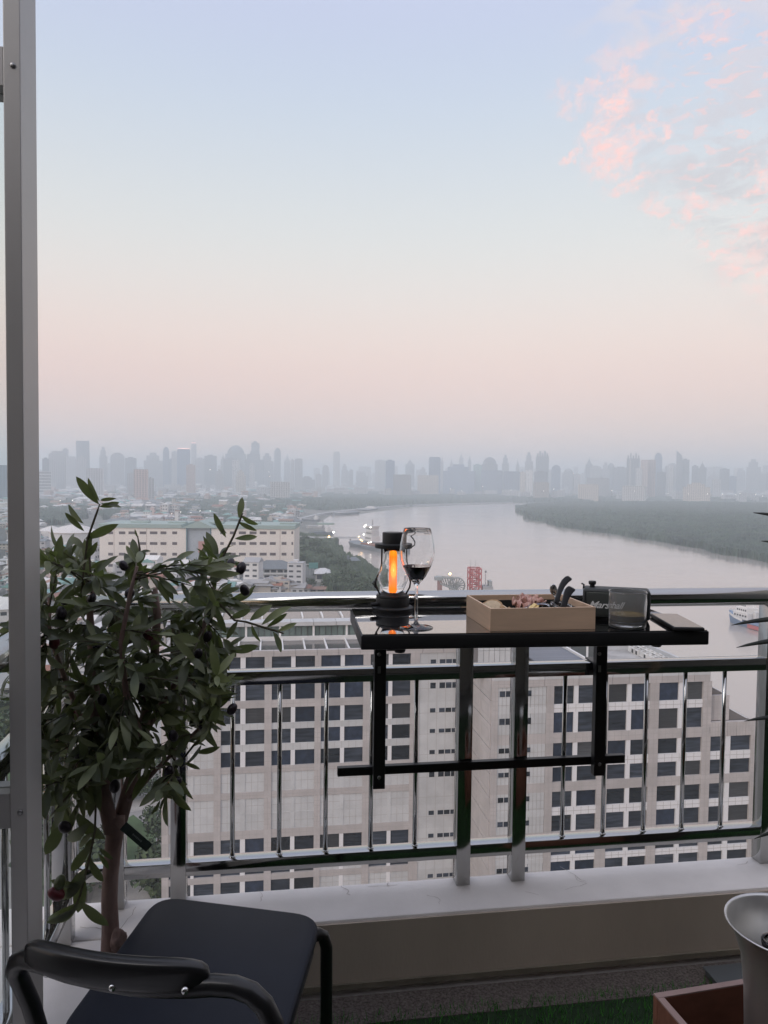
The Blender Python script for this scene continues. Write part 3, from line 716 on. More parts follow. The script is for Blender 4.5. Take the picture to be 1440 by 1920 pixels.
canopy('island_forest', [(966,952),(968,960),(985,973),(1045,986),(1120,998),(1200,1011),(1265,1019),(1320,1029),(1345,1041),(1400,1049),(1460,1060),(1560,1070),(1700,1070),(1700,945),(1400,946),(1200,943.5),(1060,943.0),(1000,945)], 13, 16,
       'dense blue green mangrove forest covering the far side of the river bend', 'forest', 520, 260, seed=3)
canopy('riverside_woods', [(560,952),(600,957),(720,951),(840,945.5),(960,943),(1040,940.5),(1200,938.5),(1440,940.5),(1440,932),(1200,930),(1100,930),(1040,927),(960,925),(800,922),(700,922),(640,924),(580,930)], 15, 26,
       'dark belt of trees along the far river bank below the skyline', 'trees', 420, 60, seed=5)
canopy('city_woods', [(320,975),(420,985),(520,985),(560,955),(600,945),(580,928),(500,925),(440,925),(400,935),(330,930),(300,945)], 13, 20, 'dark mass of trees among low houses behind the long warehouse', 'trees', 220, 90, seed=7)
canopy('city_woods', [(60,985),(120,985),(170,965),(180,945),(140,935),(60,938)], 13, 20, 'bluish clump of trees behind the olive tree, beside the white tank', 'trees', 110, 60, seed=8)
for nm, pts, lb in (('bank_woods', [(556,1002),(600,1012),(618,1030),(640,1040),(668,1066),(690,1090),(712,1122),(600,1122),(580,1080),(556,1050)], 'dark green trees crowding the near river bank right of the warehouse'),):
    canopy(nm, pts, 9, 9, lb, 'trees', 150, 90, m_leafy, 11)

# ---- detailed trees (prototype crowns of leaf clumps)
def crownmesh(seed, n=420):
    r_ = random.Random(seed); V = []; Fc = []; lobes = [(Vector((r_.uniform(-.5,.5), r_.uniform(-.5,.5), r_.uniform(.45,1.0))), r_.uniform(.28,.5)) for _ in range(9)]
    for i in range(n):
        c, rr = r_.choice(lobes); dv = Vector((r_.gauss(0,1), r_.gauss(0,1), r_.gauss(0,.8))).normalized()*rr*r_.uniform(.7,1.05); p = c+dv; nrm = (dv.normalized()+Vector((r_.gauss(0,.4), r_.gauss(0,.4), r_.gauss(0,.4)))).normalized()
        u = nrm.orthogonal().normalized(); w = nrm.cross(u); s_ = r_.uniform(.06,.12); a_ = r_.uniform(0,6.28); u, w = u*math.cos(a_)+w*math.sin(a_), w*math.cos(a_)-u*math.sin(a_)
        b_ = len(V); V += [p-u*s_, p-w*s_*.7+nrm*.02, p+u*s_, p+w*s_*.7-nrm*.01]; Fc.append((b_,b_+1,b_+2,b_+3))
    me = bpy.data.meshes.new('crown_shape'); me.from_pydata(V, [], Fc); me.materials.append(m_leafy); return me
CM = [crownmesh(s_) for s_ in range(5)]
tm_ = MB(); tm_.tube([(0,0,0),(.02,.01,.35),(.0,.0,.7)], [.045,.032,.02], n=7); tm_.tube([(.01,0,.33),(.18,.05,.6)], [.02,.01], n=5); tm_.tube([(.01,0,.38),(-.16,-.06,.65)], [.018,.01], n=5)
TMesh = None
def tree(x, y, h_, label, group, z=GZ, seed=0, wid=1.0):
    global TMesh
    t_ = thing('broadleaf_tree', label, 'tree', (x, y, z), group, seed*1.3)
    if TMesh is None:
        o = tm_.build('trunk', m_trunk, t_); TMesh = o.data
    else: o = bpy.data.objects.new('trunk', TMesh); sc.collection.objects.link(o); o.parent = t_
    o.scale = (h_, h_, h_)
    c = bpy.data.objects.new('crown', CM[seed % 5]); sc.collection.objects.link(c); c.parent = t_; c.scale = (h_*wid*.8, h_*wid*.8, h_*.78)
rt_ = random.Random(5)
# garden trees at the foot of the towers
gt = [(296,1590,7),(303,1640,8),(292,1545,5),(250,1500,5),(285,1495,6),(290,1670,8),(300,1690,9),(315,1660,8),(175,1660,10),(160,1690,9),(192,1640,8),(150,1640,9),(90,1540,10),(88,1600,10),(95,1640,9),(80,1580,9),(100,1560,8),(70,1400,10),(20,1400,11),(2,1420,10),(5,1350,8),(-10,1390,9),(40,1340,9),(200,1500,8),(140,1470,9),(110,1450,8),(300,1450,7)]
for i, (px, py, h_) in enumerate(gt):
    p = hZ(px, py, GZ); tree(p.x, p.y, h_, ('tree beside the green lawn seen behind the hanging black tag' if 240 < px and 1490 < py < 1620 else 'garden tree low behind the olive trunk near the grey path' if py >= 1620 and px > 130 else 'street tree in the gap left of the door frame' if px < 50 else 'leafy tree between door frame and corner post of the railing' if px < 120 else 'garden tree behind the olive foliage left of the office tower'), 'garden trees below the balcony', seed=i)
bt_ = [(560,1030,14),(575,1045,13),(590,1035,14),(605,1050,13),(620,1060,12),(635,1075,12),(650,1090,13),(665,1100,12),(680,1112,11),(640,1100,12),(620,1110,10),(600,1085,9),(565,1060,12),(655,1070,10),(640,1060,10),(690,1120,11),(700,1130,9),(625,1085,9),(610,1030,10),(572,1020,11),(648,1112,12),(668,1122,12),(560,1100,8),(170,1090,10),(120,1120,11),(150,1150,10),(215,1110,9),(320,1120,8),(420,1110,8),(100,1060,10),(520,1110,7),(580,1105,8)]
for i, (px, py, h_) in enumerate(bt_):
    p = hZ(px, py, GZ); tree(p.x, p.y, h_*rt_.uniform(.85,1.1), ('dark bank tree beside the curved grey roof below the jetty' if py < 1075 else 'dark bank tree just above the handrail left of the lantern') if 550 < px else 'dark bushy tree between the low houses in front of the warehouse', 'bank trees beyond the handrail', seed=i+3)
# garden ground
def sheet(name, pts, m_, z, kind='structure', label=None, cat=None):
    P = [hZ(x, y, GZ) for x, y in pts]; d = MB(); d.add([(p.x, p.y, GZ+z) for p in P], [tuple(range(len(P)))]); o = d.build(name, m_)
    bm = bmesh.new(); bm.from_mesh(o.data); bmesh.ops.triangulate(bm, faces=bm.faces); bmesh.ops.recalc_face_normals(bm, faces=bm.faces)
    if sum(f.normal.z for f in bm.faces) < 0: bmesh.ops.reverse_faces(bm, faces=bm.faces)
    bm.to_mesh(o.data); bm.free(); o['kind'] = kind
    if label: o['label'] = label
    return o
sheet('yard', [(-400,1230),(-400,2200),(900,2200),(900,1420),(600,1250),(300,1230)], m_pave, .03)
sheet('lawn', [(222,1545),(250,1528),(290,1560),(300,1640),(262,1640),(232,1640),(215,1600)], m_lawn, .08)
sheet('lawn', [(-60,1330),(60,1330),(130,1390),(60,1480),(-60,1470)], m_lawn, .08)
sheet('lawn', [(60,1480),(120,1470),(120,1760),(60,1760)], m_lawn, .08)
sheet('garden_path', [(180,1660),(255,1640),(292,1700),(300,1760),(150,1760)], m_path, .09)
sheet('garden_path', [(225,1505),(300,1490),(300,1512),(225,1528)], m_path, .09)
sheet('road', [(-300,1280),(60,1270),(300,1240),(300,1262),(60,1300),(-300,1330)], m_road, .09)
sheet('road', [(-60,1000),(-10,960),(12,960),(30,1000),(30,1100),(40,1240),(-60,1240)], m_road, .09)
sheet('road', [(-120,1500),(60,1490),(60,1530),(-120,1560)], m_road, .09)
sheet('parking_yard', [(-120,1560),(60,1540),(60,2100),(-300,2100)], m_pave, .10)

# ---- low city carpet
CITY = {'cream':(.50,.45,.40),'white':(.62,.61,.60),'grey':(.34,.34,.35),'pink':(.50,.40,.37),'tile':(.26,.12,.085),'rust':(.30,.19,.15),'slate':(.17,.19,.21),'teal':(.18,.33,.31),'blue':(.17,.23,.33),'glassdark':(.05,.055,.065),'pale':(.52,.52,.53)}
CM_ = {k_: mat('city_'+k_, v, .8, var=.12, vscale=.05, rand=.15) for k_, v in CITY.items()}
keys = list(CITY); MATS = [CM_[k_] for k_ in keys]; KI = {k_: i for i, k_ in enumerate(keys)}
def house_geo(mb, w, d_, h_, roof, wall, roofc, win=True, storeys=2, c=(0,0), rot=0, z=0):
    n0 = len(mb.v)
    mb.box(-w/2, w/2, -d_/2, d_/2, 0, h_, KI[wall])
    if roof == 'gable':
        rh = d_*.24; o_ = .05*w
        mb.add([(-w/2-o_,-d_/2-o_,h_+.02),(w/2+o_,-d_/2-o_,h_+.02),(w/2+o_,d_/2+o_,h_+.02),(-w/2-o_,d_/2+o_,h_+.02),(-w/2-o_,0,h_+rh),(w/2+o_,0,h_+rh)], [(0,1,5,4),(2,3,4,5),(0,4,3),(1,2,5),(0,3,2,1)], KI[roofc])
    elif roof == 'hip':
        rh = min(w, d_)*.26; o_ = .06*w; a_ = min(w, d_)*.4
        mb.add([(-w/2-o_,-d_/2-o_,h_+.02),(w/2+o_,-d_/2-o_,h_+.02),(w/2+o_,d_/2+o_,h_+.02),(-w/2-o_,d_/2+o_,h_+.02),(-w/2+a_,0,h_+rh),(w/2-a_,0,h_+rh)], [(0,1,5,4),(2,3,4,5),(0,4,3),(1,2,5),(0,3,2,1)], KI[roofc])
    else:
        mb.box(-w/2-.1, w/2+.1, -d_/2-.1, d_/2+.1, h_+.01, h_+.5, KI[roofc]); mb.box(-w*.2, w*.12, -d_*.1, d_*.25, h_+.51, h_+2.2, KI[wall])
    if win:
        for s_ in range(storeys):
            zz = h_*(s_+.38)/storeys; hh = h_/storeys*.36; nw = max(2, int(w/4))
            for i in range(nw):
                xx = -w/2 + w*(i+.5)/nw; mb.box(xx-w/nw*.28, xx+w/nw*.28, -d_/2-.05, -d_/2+.01, zz, zz+hh, KI['glassdark'])
    ca, sa_ = math.cos(rot), math.sin(rot)
    for i in range(n0, len(mb.v)):
        x, y, zz = mb.v[i]; mb.v[i] = (c[0]+x*ca-y*sa_, c[1]+x*sa_+y*ca, zz+z)
RP2 = [(p.x, p.y) for p in RIV]
WOODS = [[(320,975),(420,985),(520,985),(560,955),(600,945),(580,928),(500,925),(440,925),(400,935),(330,930),(300,945)],[(60,985),(120,985),(170,965),(180,945),(140,935),(60,938)],[(180,975),(300,972),(320,958),(200,955)],[(190,935),(330,928),(330,921),(200,924)],[(-100,940),(30,950),(30,930),(-100,925)],[(190,1112),(300,1118),(300,1135),(190,1130)]]
for i_, pl in enumerate(WOODS[2:]): canopy('city_woods', pl, 12, 18, ['dark trees directly behind the left half of the long warehouse','thin far belt of trees among the hazy houses at the left','tree clump seen through the door frame gap at the far left','dark garden trees behind the olive foliage below the warehouse'][i_], 'trees', 130, 50, seed=20+i_)
rc = random.Random(12)
regions = [([(0,1120),(0,925),(60,918),(300,917),(560,920),(600,935),(560,958),(556,1000),(556,1060),(560,1115),(300,1125)], 2600, 'A'),
           ([(-500,1130),(-500,916),(0,916),(0,1130)], 700, 'A'),
           ([(560,920),(700,914),(1000,918),(1440,925),(1700,928),(1700,938),(1440,937),(1100,929),(960,924),(800,921),(640,923)], 800, 'B'),
           ([(-80,1340),(-80,1130),(60,1120),(150,1125),(120,1260),(60,1330)], 90, 'C'), ([(150,1130),(420,1120),(310,1260),(150,1290)], 60, 'C')]
avoid = [[(70,965),(215,965),(215,1058),(70,1058)], [(170,985),(572,985),(572,1112),(170,1108)], [(556,1000),(720,1000),(720,1125),(556,1125)], [(-20,990),(30,990),(30,1130),(-20,1130)]]
big = []; stuff = MB(); nb = 0; cands = []
for poly, n_, kd in regions:
    xs = [p[0] for p in poly]; ys = [p[1] for p in poly]; got = 0; tries = 0
    while got < n_ and tries < n_*30:
        tries += 1; px = rc.uniform(min(xs), max(xs)); py = rc.uniform(min(ys), max(ys))
        if not inpoly(np.array([px]), np.array([py]), poly)[0]: continue
        if any(inpoly(np.array([px]), np.array([py]), a_)[0] for a_ in avoid): continue
        p = hZ(px, py, GZ); D = math.hypot(p.x, p.y)
        if D > 9500: continue
        if rc.random() < .88 and any(inpoly(np.array([px]), np.array([py]), w_)[0] for w_ in WOODS): continue
        if inpoly(np.array([p.x]), np.array([p.y]), RP2)[0]: continue
        if kd == 'C' or D < 1100: w = rc.uniform(9, 20); d_ = rc.uniform(8, 14); h_ = rc.uniform(5, 11)
        else: k_ = D/1400; w = rc.uniform(9, 26)*min(3.5, max(1, k_*.8)); d_ = w*rc.uniform(.4,.8); h_ = rc.uniform(5, 12)*min(2.2, max(1, k_*.55))
        if rc.random() < .10: w *= 1.9; h_ *= .8
        if rc.random() < .07: h_ *= 2.3; w *= .7
        cands.append((D, px, py, p.x, p.y, w, d_, h_, rc.choice([R(-12), R(-14), R(78), R(-10), R(20)]), rc.choice(['gable','gable','hip','flat']),
                      rc.choice(['cream','white','white','pale','grey','pink']), rc.choice(['tile','rust','slate','grey','grey','white','white','teal','slate','pale','pale','white']), kd)); got += 1
cands.sort(key=lambda t_: -(t_[5]*t_[7])/t_[0]**2 if -30 < t_[1] < 1460 else 1)
RN = {'tile':'red tiled','rust':'rust brown','slate':'dark slate','grey':'grey','white':'white','teal':'teal green','blue':'blue','pale':'pale concrete'}
used = {}
for i, (D, px, py, x, y, w, d_, h_, rot, rf, wl, rfc, kd) in enumerate(cands):
    st = max(1, int(h_/3.2))
    if i < 290:
        mb = MB(); house_geo(mb, w, d_, h_, rf, wl, rfc, True, min(st, 6), rot=rot)
        o = mb.build('city_house', MATS); o.location = (x, y, GZ+.01)
        where = 'below the balcony at left' if kd == 'C' else ('beyond the river' if kd == 'B' else ('left of the warehouse' if px < 190 else ('behind the warehouse' if py < 985 else 'before the warehouse')))
        lb = f'{"small" if w < 14 else "medium" if w < 20 else "broad" if w < 32 else "very broad"} {"squat" if h_ < 6 else "low" if h_ < 9 else "tall"} {wl} {"house" if st < 4 else "block"}, {RN[rfc]} {rf} roof, {where}'
        used.setdefault(lb, []).append(o); tag(o, lb, 'house' if st < 4 else 'building', 'low buildings of the riverside city')
    else: house_geo(stuff, w, d_, h_, rf, wl, rfc, D < 1800, min(st, 4), (x, y), rot, GZ)
so = stuff.build('low_rise_city', MATS); tag(so, 'endless carpet of low hazy houses and sheds under the skyline', 'houses', None, 'stuff')

# ================================================================== LANDMARKS IN THE MIDDLE DISTANCE
m_cream = mat('warehouse_cream', (.70,.65,.60), .8, var=.05, vscale=.05); m_green = mat('green_metal_roof', (.30,.38,.36), .6); m_bwin = mat('dark_opening', (.10,.08,.085), .7)
def at_g(px, py): return hZ(px, py, GZ)
def zfrom(px, py, y): return hY(px, py, y).z
# ---- long cream warehouse
w0 = at_g(187, 1092); WY = w0.y
wr = thing('long_warehouse', 'long cream warehouse with four rows of slot windows and a green roof edge', 'warehouse', (w0.x, WY, GZ), rz=0)
# its long face points at the camera: build it in its own frame
pA = at_g(187, 1088); pB = at_g(551, 1091); ux = (pB-pA); LW = ux.length; ux.normalize(); uy = Vector((-ux.y, ux.x, 0)); wr.location = pA; wr.rotation_euler = (0,0,math.atan2(ux.y, ux.x))
def wloc(px, py):      # hit the warehouse face plane -> local x,z
    d = ray(px, py); t_ = (pA-EYE).dot(uy)/d.dot(uy); q_ = EYE+d*t_; return (q_-pA).dot(ux), q_.z-GZ
Hw = wloc(300, 990)[1]
g0, g1 = wloc(349,1000)[0], wloc(396,1000)[0]
MB().box(0, g0-.1, 0, 48, 0, Hw).build('wall', m_cream, wr); MB().box(g1+.1, LW, 0, 48, 0, Hw).build('wall', m_cream, wr)
MB().box(g0, g1, 1.5, 48, 0, Hw+1).build('glazed_bay', mat('blue_grey_bay', (.34,.38,.42), .5, var=.15, vscale=.1), wr)
for x in (g0, g1-.9): MB().box(x, x+.9, -.4, 2, 0, Hw+.3).build('bay_frame', mat('teal_frame', (.10,.17,.20), .5) if 'teal_frame' not in MAT else MAT['teal_frame'], wr)
gm_ = (g0+g1)/2; d = MB(); d.add([(g0-4,-1.2,Hw+.2),(g1+4,-1.2,Hw+.2),(gm_,-1.2,Hw+6),(g0-4,50,Hw+.2),(g1+4,50,Hw+.2),(gm_,50,Hw+6)], [(0,1,2),(0,2,5,3),(1,4,5,2),(3,5,4)]); d.build('gable_roof', m_green, wr)
d = MB(); d.box(g0+.9, g1-.9, 1.3, 1.45, 0, Hw+.2); d.build('bay_glass', MAT['blue_grey_bay'], wr)
for x0, x1 in ((0, g0-4.2), (g1+4.2, LW)): MB().box(x0-.6, x1+.6, -.7, 50, Hw+.02, Hw+3.0).build('roof_edge', m_green, wr)
bx2 = wloc(372, 1015); MB().box(bx2[0], bx2[0]+5, -.2, 1.4, bx2[1]-9, bx2[1]).build('pink_duct', mat('faded_red_duct', (.42,.22,.19), .7), wr)
colsw = [(203,212),(223,235),(241,256),(262,274),(281,295),(301,312),(323,332),(413,419.5),(431,442),(448,461),(468,481),(487,500),(506,517),(528,537),(546.5,549.5)]
for ry in (999, 1019, 1039, 1060):
    for a_, c_ in colsw:
        x0, z0 = wloc(a_, ry-2.6); x1, z1 = wloc(c_, ry+2.6); MB().box(x0, x1, -.12, .01, min(z0,z1), max(z0,z1)).build('window', m_bwin, wr)
# joints on the wall
for a_ in (275, 214, 525): x0 = wloc(a_, 1040)[0]; MB().box(x0-.25, x0+.25, -.06, .01, 0, Hw-.5).build('downpipe', mat('beige_pipe', (.48,.41,.37), .8) if 'beige_pipe' not in MAT else MAT['beige_pipe'], wr)
for i in range(6): MB().box(20+i*30, 34+i*30, 14, 22, Hw+3.0, Hw+4.3).build('roof_vent', m_green, wr)
# ---- white round tank / low dome hall
tp_ = at_g(140, 1022); tk = thing('storage_tank', 'big round white storage tank with a shallow cone roof, left of the warehouse', 'tank', tp_)
rr = 44*sc_at(tp_); ht = 40*sc_at(tp_); m_tank = mat('white_tank_paint', (.62,.59,.57), .6, var=.05, vscale=.05)
MB().lathe([(0,0),(rr,0),(rr,ht*.62),(0,ht*.62)], n=48).build('shell', m_tank, tk, smooth='auto'); MB().lathe([(rr*1.02,ht*.62),(rr*.55,ht*.86),(0,ht)], n=48).build('roof', m_tank, tk, smooth='auto')
MB().lathe([(rr*1.0,ht*.60),(rr*1.03,ht*.60),(rr*1.03,ht*.64),(rr*1.0,ht*.64)], n=48, close=True).build('rim', MAT['beige_pipe'], tk)
tp2 = at_g(97, 1015); tk2 = thing('storage_tank', 'smaller white tank half hidden behind the big round one', 'tank', tp2); rr2 = 26*sc_at(tp2)
MB().lathe([(0,0),(rr2,0),(rr2,14),(0,20)], n=40).build('shell', m_tank, tk2, smooth='auto')
tp3 = at_g(200, 1012); tk3 = thing('storage_tank', 'low white tank directly right of the big round tank', 'tank', tp3); MB().lathe([(0,0),(rr2*1.1,0),(rr2*1.1,10),(0,16)], n=40).build('shell', m_tank, tk3, smooth='auto')
# ---- storeyed white houses in front of the warehouse
def slab_house(name, label, px0, px1, pyb, pyt, dep, storeys, roofc, wallc='white', hip=True, cat='house'):
    a = at_g(px0, pyb); c = at_g(px1, pyb); u = c-a; L_ = u.length; u.normalize(); v_ = Vector((-u.y, u.x, 0)); t_ = thing(name, label, cat, a, rz=math.atan2(u.y, u.x))
    D = (a-EYE).dot(fwd); H_ = (pyb-pyt)*D/F_PX; rh = H_*.32 if hip else 0; hw_ = H_-rh
    MB().box(0, L_, 1.2, dep, 0, hw_).build('wall', CM_[wallc], t_)
    if hip:
        o_ = 1.4; d = MB(); d.add([(-o_,-o_,hw_+.02),(L_+o_,-o_,hw_+.02),(L_+o_,dep+o_,hw_+.02),(-o_,dep+o_,hw_+.02),(L_*.32,dep*.5,hw_+rh),(L_*.68,dep*.5,hw_+rh)], [(0,1,5,4),(2,3,4,5),(0,4,3),(1,2,5),(0,3,2,1)]); d.build('roof', CM_[roofc], t_)
    else: MB().box(-.4, L_+.4, .8, dep+.4, hw_+.01, hw_+.8).build('roof', CM_[roofc], t_)
    sh = hw_/storeys
    for s_ in range(storeys):
        MB().box(-.2, L_+.2, 0, 1.19, s_*sh+sh*.02+.02, s_*sh+sh*.30).build('balcony', CM_['white'], t_)
        nw = max(2, int(L_/5))
        for i in range(nw):
            x0 = L_*(i+.12)/nw; x1 = L_*(i+.88)/nw; MB().box(x0, x1, 1.1, 1.21, s_*sh+sh*.34, s_*sh+sh*.82).build('window', CM_['glassdark'], t_)
    return t_
slab_house('terrace_house', 'white balconied house with a broad brown hip roof in front of the warehouse', 469, 556, 1098, 1052, 16, 3, 'slate')
slab_house('small_house', 'small white house with a grey roof just above the handrail', 484, 514, 1113, 1094, 10, 2, 'grey')
slab_house('small_house', 'small mint green house touching the handrail under the riverside trees', 543, 578, 1114, 1098, 10, 1, 'teal', 'teal')
slab_house('small_house', 'low grey roofed shed right of the mint green house', 578, 625, 1113, 1101, 9, 1, 'rust', 'cream')
slab_house('pavilion_house', 'pale hall with a curved grey roof beside the green billboard', 592, 618, 1092, 1068, 24, 1, 'pale', 'cream')
slab_house('long_shed', 'long low white shed among the bank trees right of the billboard', 603, 646, 1101, 1092, 9, 1, 'pale', 'white', False, 'shed')
slab_house('flat_block', 'white flat block at the lower left by the olive tree top', 100, 150, 1098, 1070, 14, 2, 'grey', 'white', False, 'building')
slab_house('stepped_block', 'grey white office block with ribbed floors behind the door frame edge, at the far left', 68, 96, 930, 884, 60, 8, 'pale', 'white', False, 'building')
slab_house('shop_row', 'cream row of shop houses at the extreme left edge near the handrail height', -10, 17, 1165, 1136, 14, 3, 'pink', 'cream', False, 'building')
slab_house('shop_row', 'narrow white block beside the road at the extreme left edge', -8, 16, 1070, 1052, 14, 3, 'pale', 'white', False, 'building')
slab_house('garden_block', 'white low annex under the far left side of the railing', 100, 160, 1530, 1470, 14, 2, 'grey', 'white', False, 'building')
# billboard
bp_ = at_g(579, 1080); bb = thing('billboard', 'blank teal green billboard standing above the curved roof on the bank', 'billboard', bp_); sb = sc_at(bp_)
m_teal = mat('teal_board', (.16,.40,.36), .6); MB().box(0, 17*sb, 0, .5, 14*sb, 25*sb).build('board', m_teal, bb)
for i in range(3): MB().box(2*sb+i*6*sb, 2.4*sb+i*6*sb, .55, 1, 0, 24*sb).build('support_pole', m_frame, bb)
# ---- far cross river things: pavilion on stilts
pp = at_g(663, 1066); s_ = sc_at(pp); pv = thing('river_pavilion', 'small white pavilion on stilts over the river in front of the lit ship', 'pavilion', pp)
MB().box(-13*s_,13*s_,-5,5,9*s_,10*s_).build('deck', CM_['pale'], pv)
for i in range(7):
    for j in (-4,4): x = -12*s_+i*4*s_; MB().box(x-.25,x+.25,j-.25,j+.25,-.5,9*s_).build('stilt', CM_['grey'], pv)
for i in range(4):
    for j in (-4.5,4.5): x = -9.5*s_+i*6.3*s_; MB().box(x-.4,x+.4,j-.3,j+.3,10*s_,16*s_).build('column', CM_['white'], pv)
MB().box(-9*s_,9*s_,-3.5,3.5,10*s_,15.8*s_).build('wall', CM_['slate'], pv)
d = MB(); d.add([(-12*s_,-7,16*s_),(12*s_,-7,16*s_),(12*s_,7,16*s_),(-12*s_,7,16*s_),(-3*s_,0,22*s_),(4*s_,0,22*s_)], [(0,1,5,4),(2,3,4,5),(0,4,3),(1,2,5),(0,3,2,1)]); d.build('roof', CM_['slate'], pv)
MB().box(-12.5*s_,-8.5*s_,-2,2,16.2*s_,24*s_).build('chimney_block', CM_['slate'], pv)
fb = thing('footbridge', 'low white footbridge from the tree lined bank to the stilt pavilion', 'footbridge', (pp.x-13*s_-40, pp.y, GZ)); MB().box(0, 39, -1.2, 1.2, 8*s_, 9*s_).build('deck', CM_['white'], fb)
for i in range(6): MB().box(3+i*6.5, 3.6+i*6.5, -1, 1, -.5, 8*s_).build('stilt', CM_['grey'], fb)
# ---- jetties and moored craft along the bank
m_lamp = mat('bright_lamp', (1,1,1), .5, emit=(1,.95,.86), estr=7); m_lampw = mat('warm_lamp', (1,.8,.4), .5, emit=(1,.62,.20), estr=10)
lampmesh = bpy.data.meshes.new('lamp_globe'); bm = bmesh.new(); bmesh.ops.create_icosphere(bm, subdivisions=1, radius=1); bm.to_mesh(lampmesh); bm.free(); lampmesh.materials.append(m_lamp)
lampw = lampmesh.copy(); lampw.materials[0] = m_lampw
def lamp_part(parent, loc, r_, warm=False):
    o = bpy.data.objects.new('lamp', lampw if warm else lampmesh); sc.collection.objects.link(o); o.parent = parent; o.location = loc; o.scale = (r_,r_,r_); return o
def jetty(label, x0, y0, x1, y1, wide=5, hgt_=3.2):
    a = at_g(x0, y0); c = at_g(x1, y1); u = c-a; L_ = u.length; t_ = thing('jetty', label, 'jetty', a, rz=math.atan2(u.y, u.x))
    MB().box(0, L_, -wide/2, wide/2, hgt_-.8, hgt_).build('deck', CM_['pale'], t_)
    n_ = max(4, int(L_/14))
    for i in range(n_): x = L_*(i+.5)/n_; MB().box(x-.5, x+.5, -wide/2+.4, wide/2-.4, -.4, hgt_-.81).build('pier_leg', CM_['grey'], t_)
    MB().box(0, L_, wide/2-.3, wide/2, hgt_+.01, hgt_+1.2).build('parapet', CM_['grey'], t_)
    return t_, L_
jt, JL = jetty('long pale jetty leading from the bank to the brightly lit ship', 556, 1017, 668, 1019, 7, 7)
lamp_part(jt, (JL*.62, 0, 14), 1.3); lamp_part(jt, (JL*.55, -3, 8.4), 1.1, True)
MB().box(JL*.62-.3, JL*.62+.3, -.3, .3, 7.01, 13.4).build('lamp_post', CM_['grey'], jt)
def barge(label, x0, y0, x1, y1, hull='slate', deck='grey', house=True, hs=1.0, lamps=0, cat='boat'):
    a = at_g(x0, y0); c = at_g(x1, y1); u = c-a; L_ = u.length; t_ = thing('moored_vessel', label, cat, (a+c)/2 + Vector((0,0,.05)), 'vessels along the river', math.atan2(u.y, u.x)); w_ = L_*.16
    V = []; secs = [(-.5,.35,1.1),(-.42,.85,1.0),(-.2,1,.85),(.2,1,.85),(.40,.8,.95),(.5,.08,1.25)]; hh = 4.2*hs
    for (t2, k_, z_) in secs: V += [(L_*t2, -w_*k_*.85, -.4),(L_*t2, -w_*k_, hh*z_),(L_*t2, w_*k_, hh*z_),(L_*t2, w_*k_*.85, -.4)]
    Fc = []
    for i in range(5):
        for j in range(4): Fc.append((i*4+j, (i+1)*4+j, (i+1)*4+(j+1)%4, i*4+(j+1)%4))
    Fc += [(0,1,2,3),(23,22,21,20)]; d = MB(); d.add(V, Fc); o = d.build('hull', CM_[hull], t_)
    bm = bmesh.new(); bm.from_mesh(o.data); bmesh.ops.recalc_face_normals(bm, faces=bm.faces); bm.to_mesh(o.data); bm.free()
    if house:
        MB().box(-L_*.42, -L_*.20, -w_*.7, w_*.7, hh*.9, hh*1.9).build('deckhouse', CM_['white'], t_); MB().box(-L_*.38, -L_*.24, -w_*.5, w_*.5, hh*1.91, hh*2.7).build('wheelhouse', CM_['white'], t_)
        MB().box(-L_*.32,-L_*.31,-.3,.3,hh*2.71,hh*4).build('mast', CM_['grey'], t_)
    MB().box(-L_*.15, L_*.36, -w_*.7, w_*.7, hh*.9, hh*1.15).build('hatch', CM_[deck], t_)
    for i in range(lamps): lamp_part(t_, (-L_*.3+i*L_*.12, -w_*.3, hh*2.2), .9*hs)
    return t_, L_, w_, hh
barge('dark barge moored at the bank, topmost of the vessels below the far embankment', 600, 978, 566, 977)
barge('pale deck barge with a bright lamp beside the bank', 608, 991, 574, 990, 'grey', 'pale', True, 1, 1)
barge('long grey barge tied up above the jetty', 624, 1002, 580, 1003, 'slate', 'slate', True, 1.0)
barge('low dark barges anchored in front of the far embankment curve', 668, 963, 625, 966, 'slate', 'grey', False, 1.2)
barge('faint dark boat near the far river bank', 700, 955, 676, 958, 'slate', 'grey', True, .8)
# ---- lit ship
shp, L_, w_, hh = barge('ship with a tall white floodlit superstructure moored at the jetty end', 668, 1022, 745, 1037, 'slate', 'tile', False, 1.3, 0, 'ship')
ss = sc_at(at_g(695, 1025))
cx_ = -14
def sbx(nm, x0, x1, y0, y1, z0, z1, m_): return MB().box(cx_*ss+(x0-cx_)*1.3*ss, cx_*ss+(x1-cx_)*1.3*ss, y0, y1, z0*1.35*ss, z1*1.35*ss).build(nm, m_, shp)
cx_ = -14
sbx('superstructure', cx_-11, cx_+11, -6, 6, 10, 17, CM_['white']); sbx('superstructure', cx_-9.5, cx_+9.5, -5, 5, 17.1, 24, CM_['white']); sbx('bridge', cx_-8, cx_+8, -5, 5, 24.1, 29, CM_['white']); sbx('bridge_roof', cx_-10, cx_+10, -6, 6, 29.1, 31, CM_['white']); sbx('mast', cx_-.5, cx_+.5, -.5, .5, 31.1, 39, CM_['grey'])
for zz in (12.5, 19.5, 25.6):
    for i in range(5): sbx('window', cx_-8+i*3.6, cx_-8+i*3.6+2, -6.1 if zz < 17 else -5.1, -5.95 if zz < 17 else -4.95, zz, zz+2.2, CM_['glassdark'])
for (x, z) in ((cx_-10,29),(cx_+10,29),(cx_-12,18),(cx_-17,9),(cx_-22,10),(cx_-28,14),(cx_+11,9),(cx_+4,8),(cx_-6,31.5)): lamp_part(shp, (cx_*ss+(x-cx_)*1.3*ss, -6.8, z*1.35*ss), .75 if x > cx_-15 else .6, x < cx_-15)
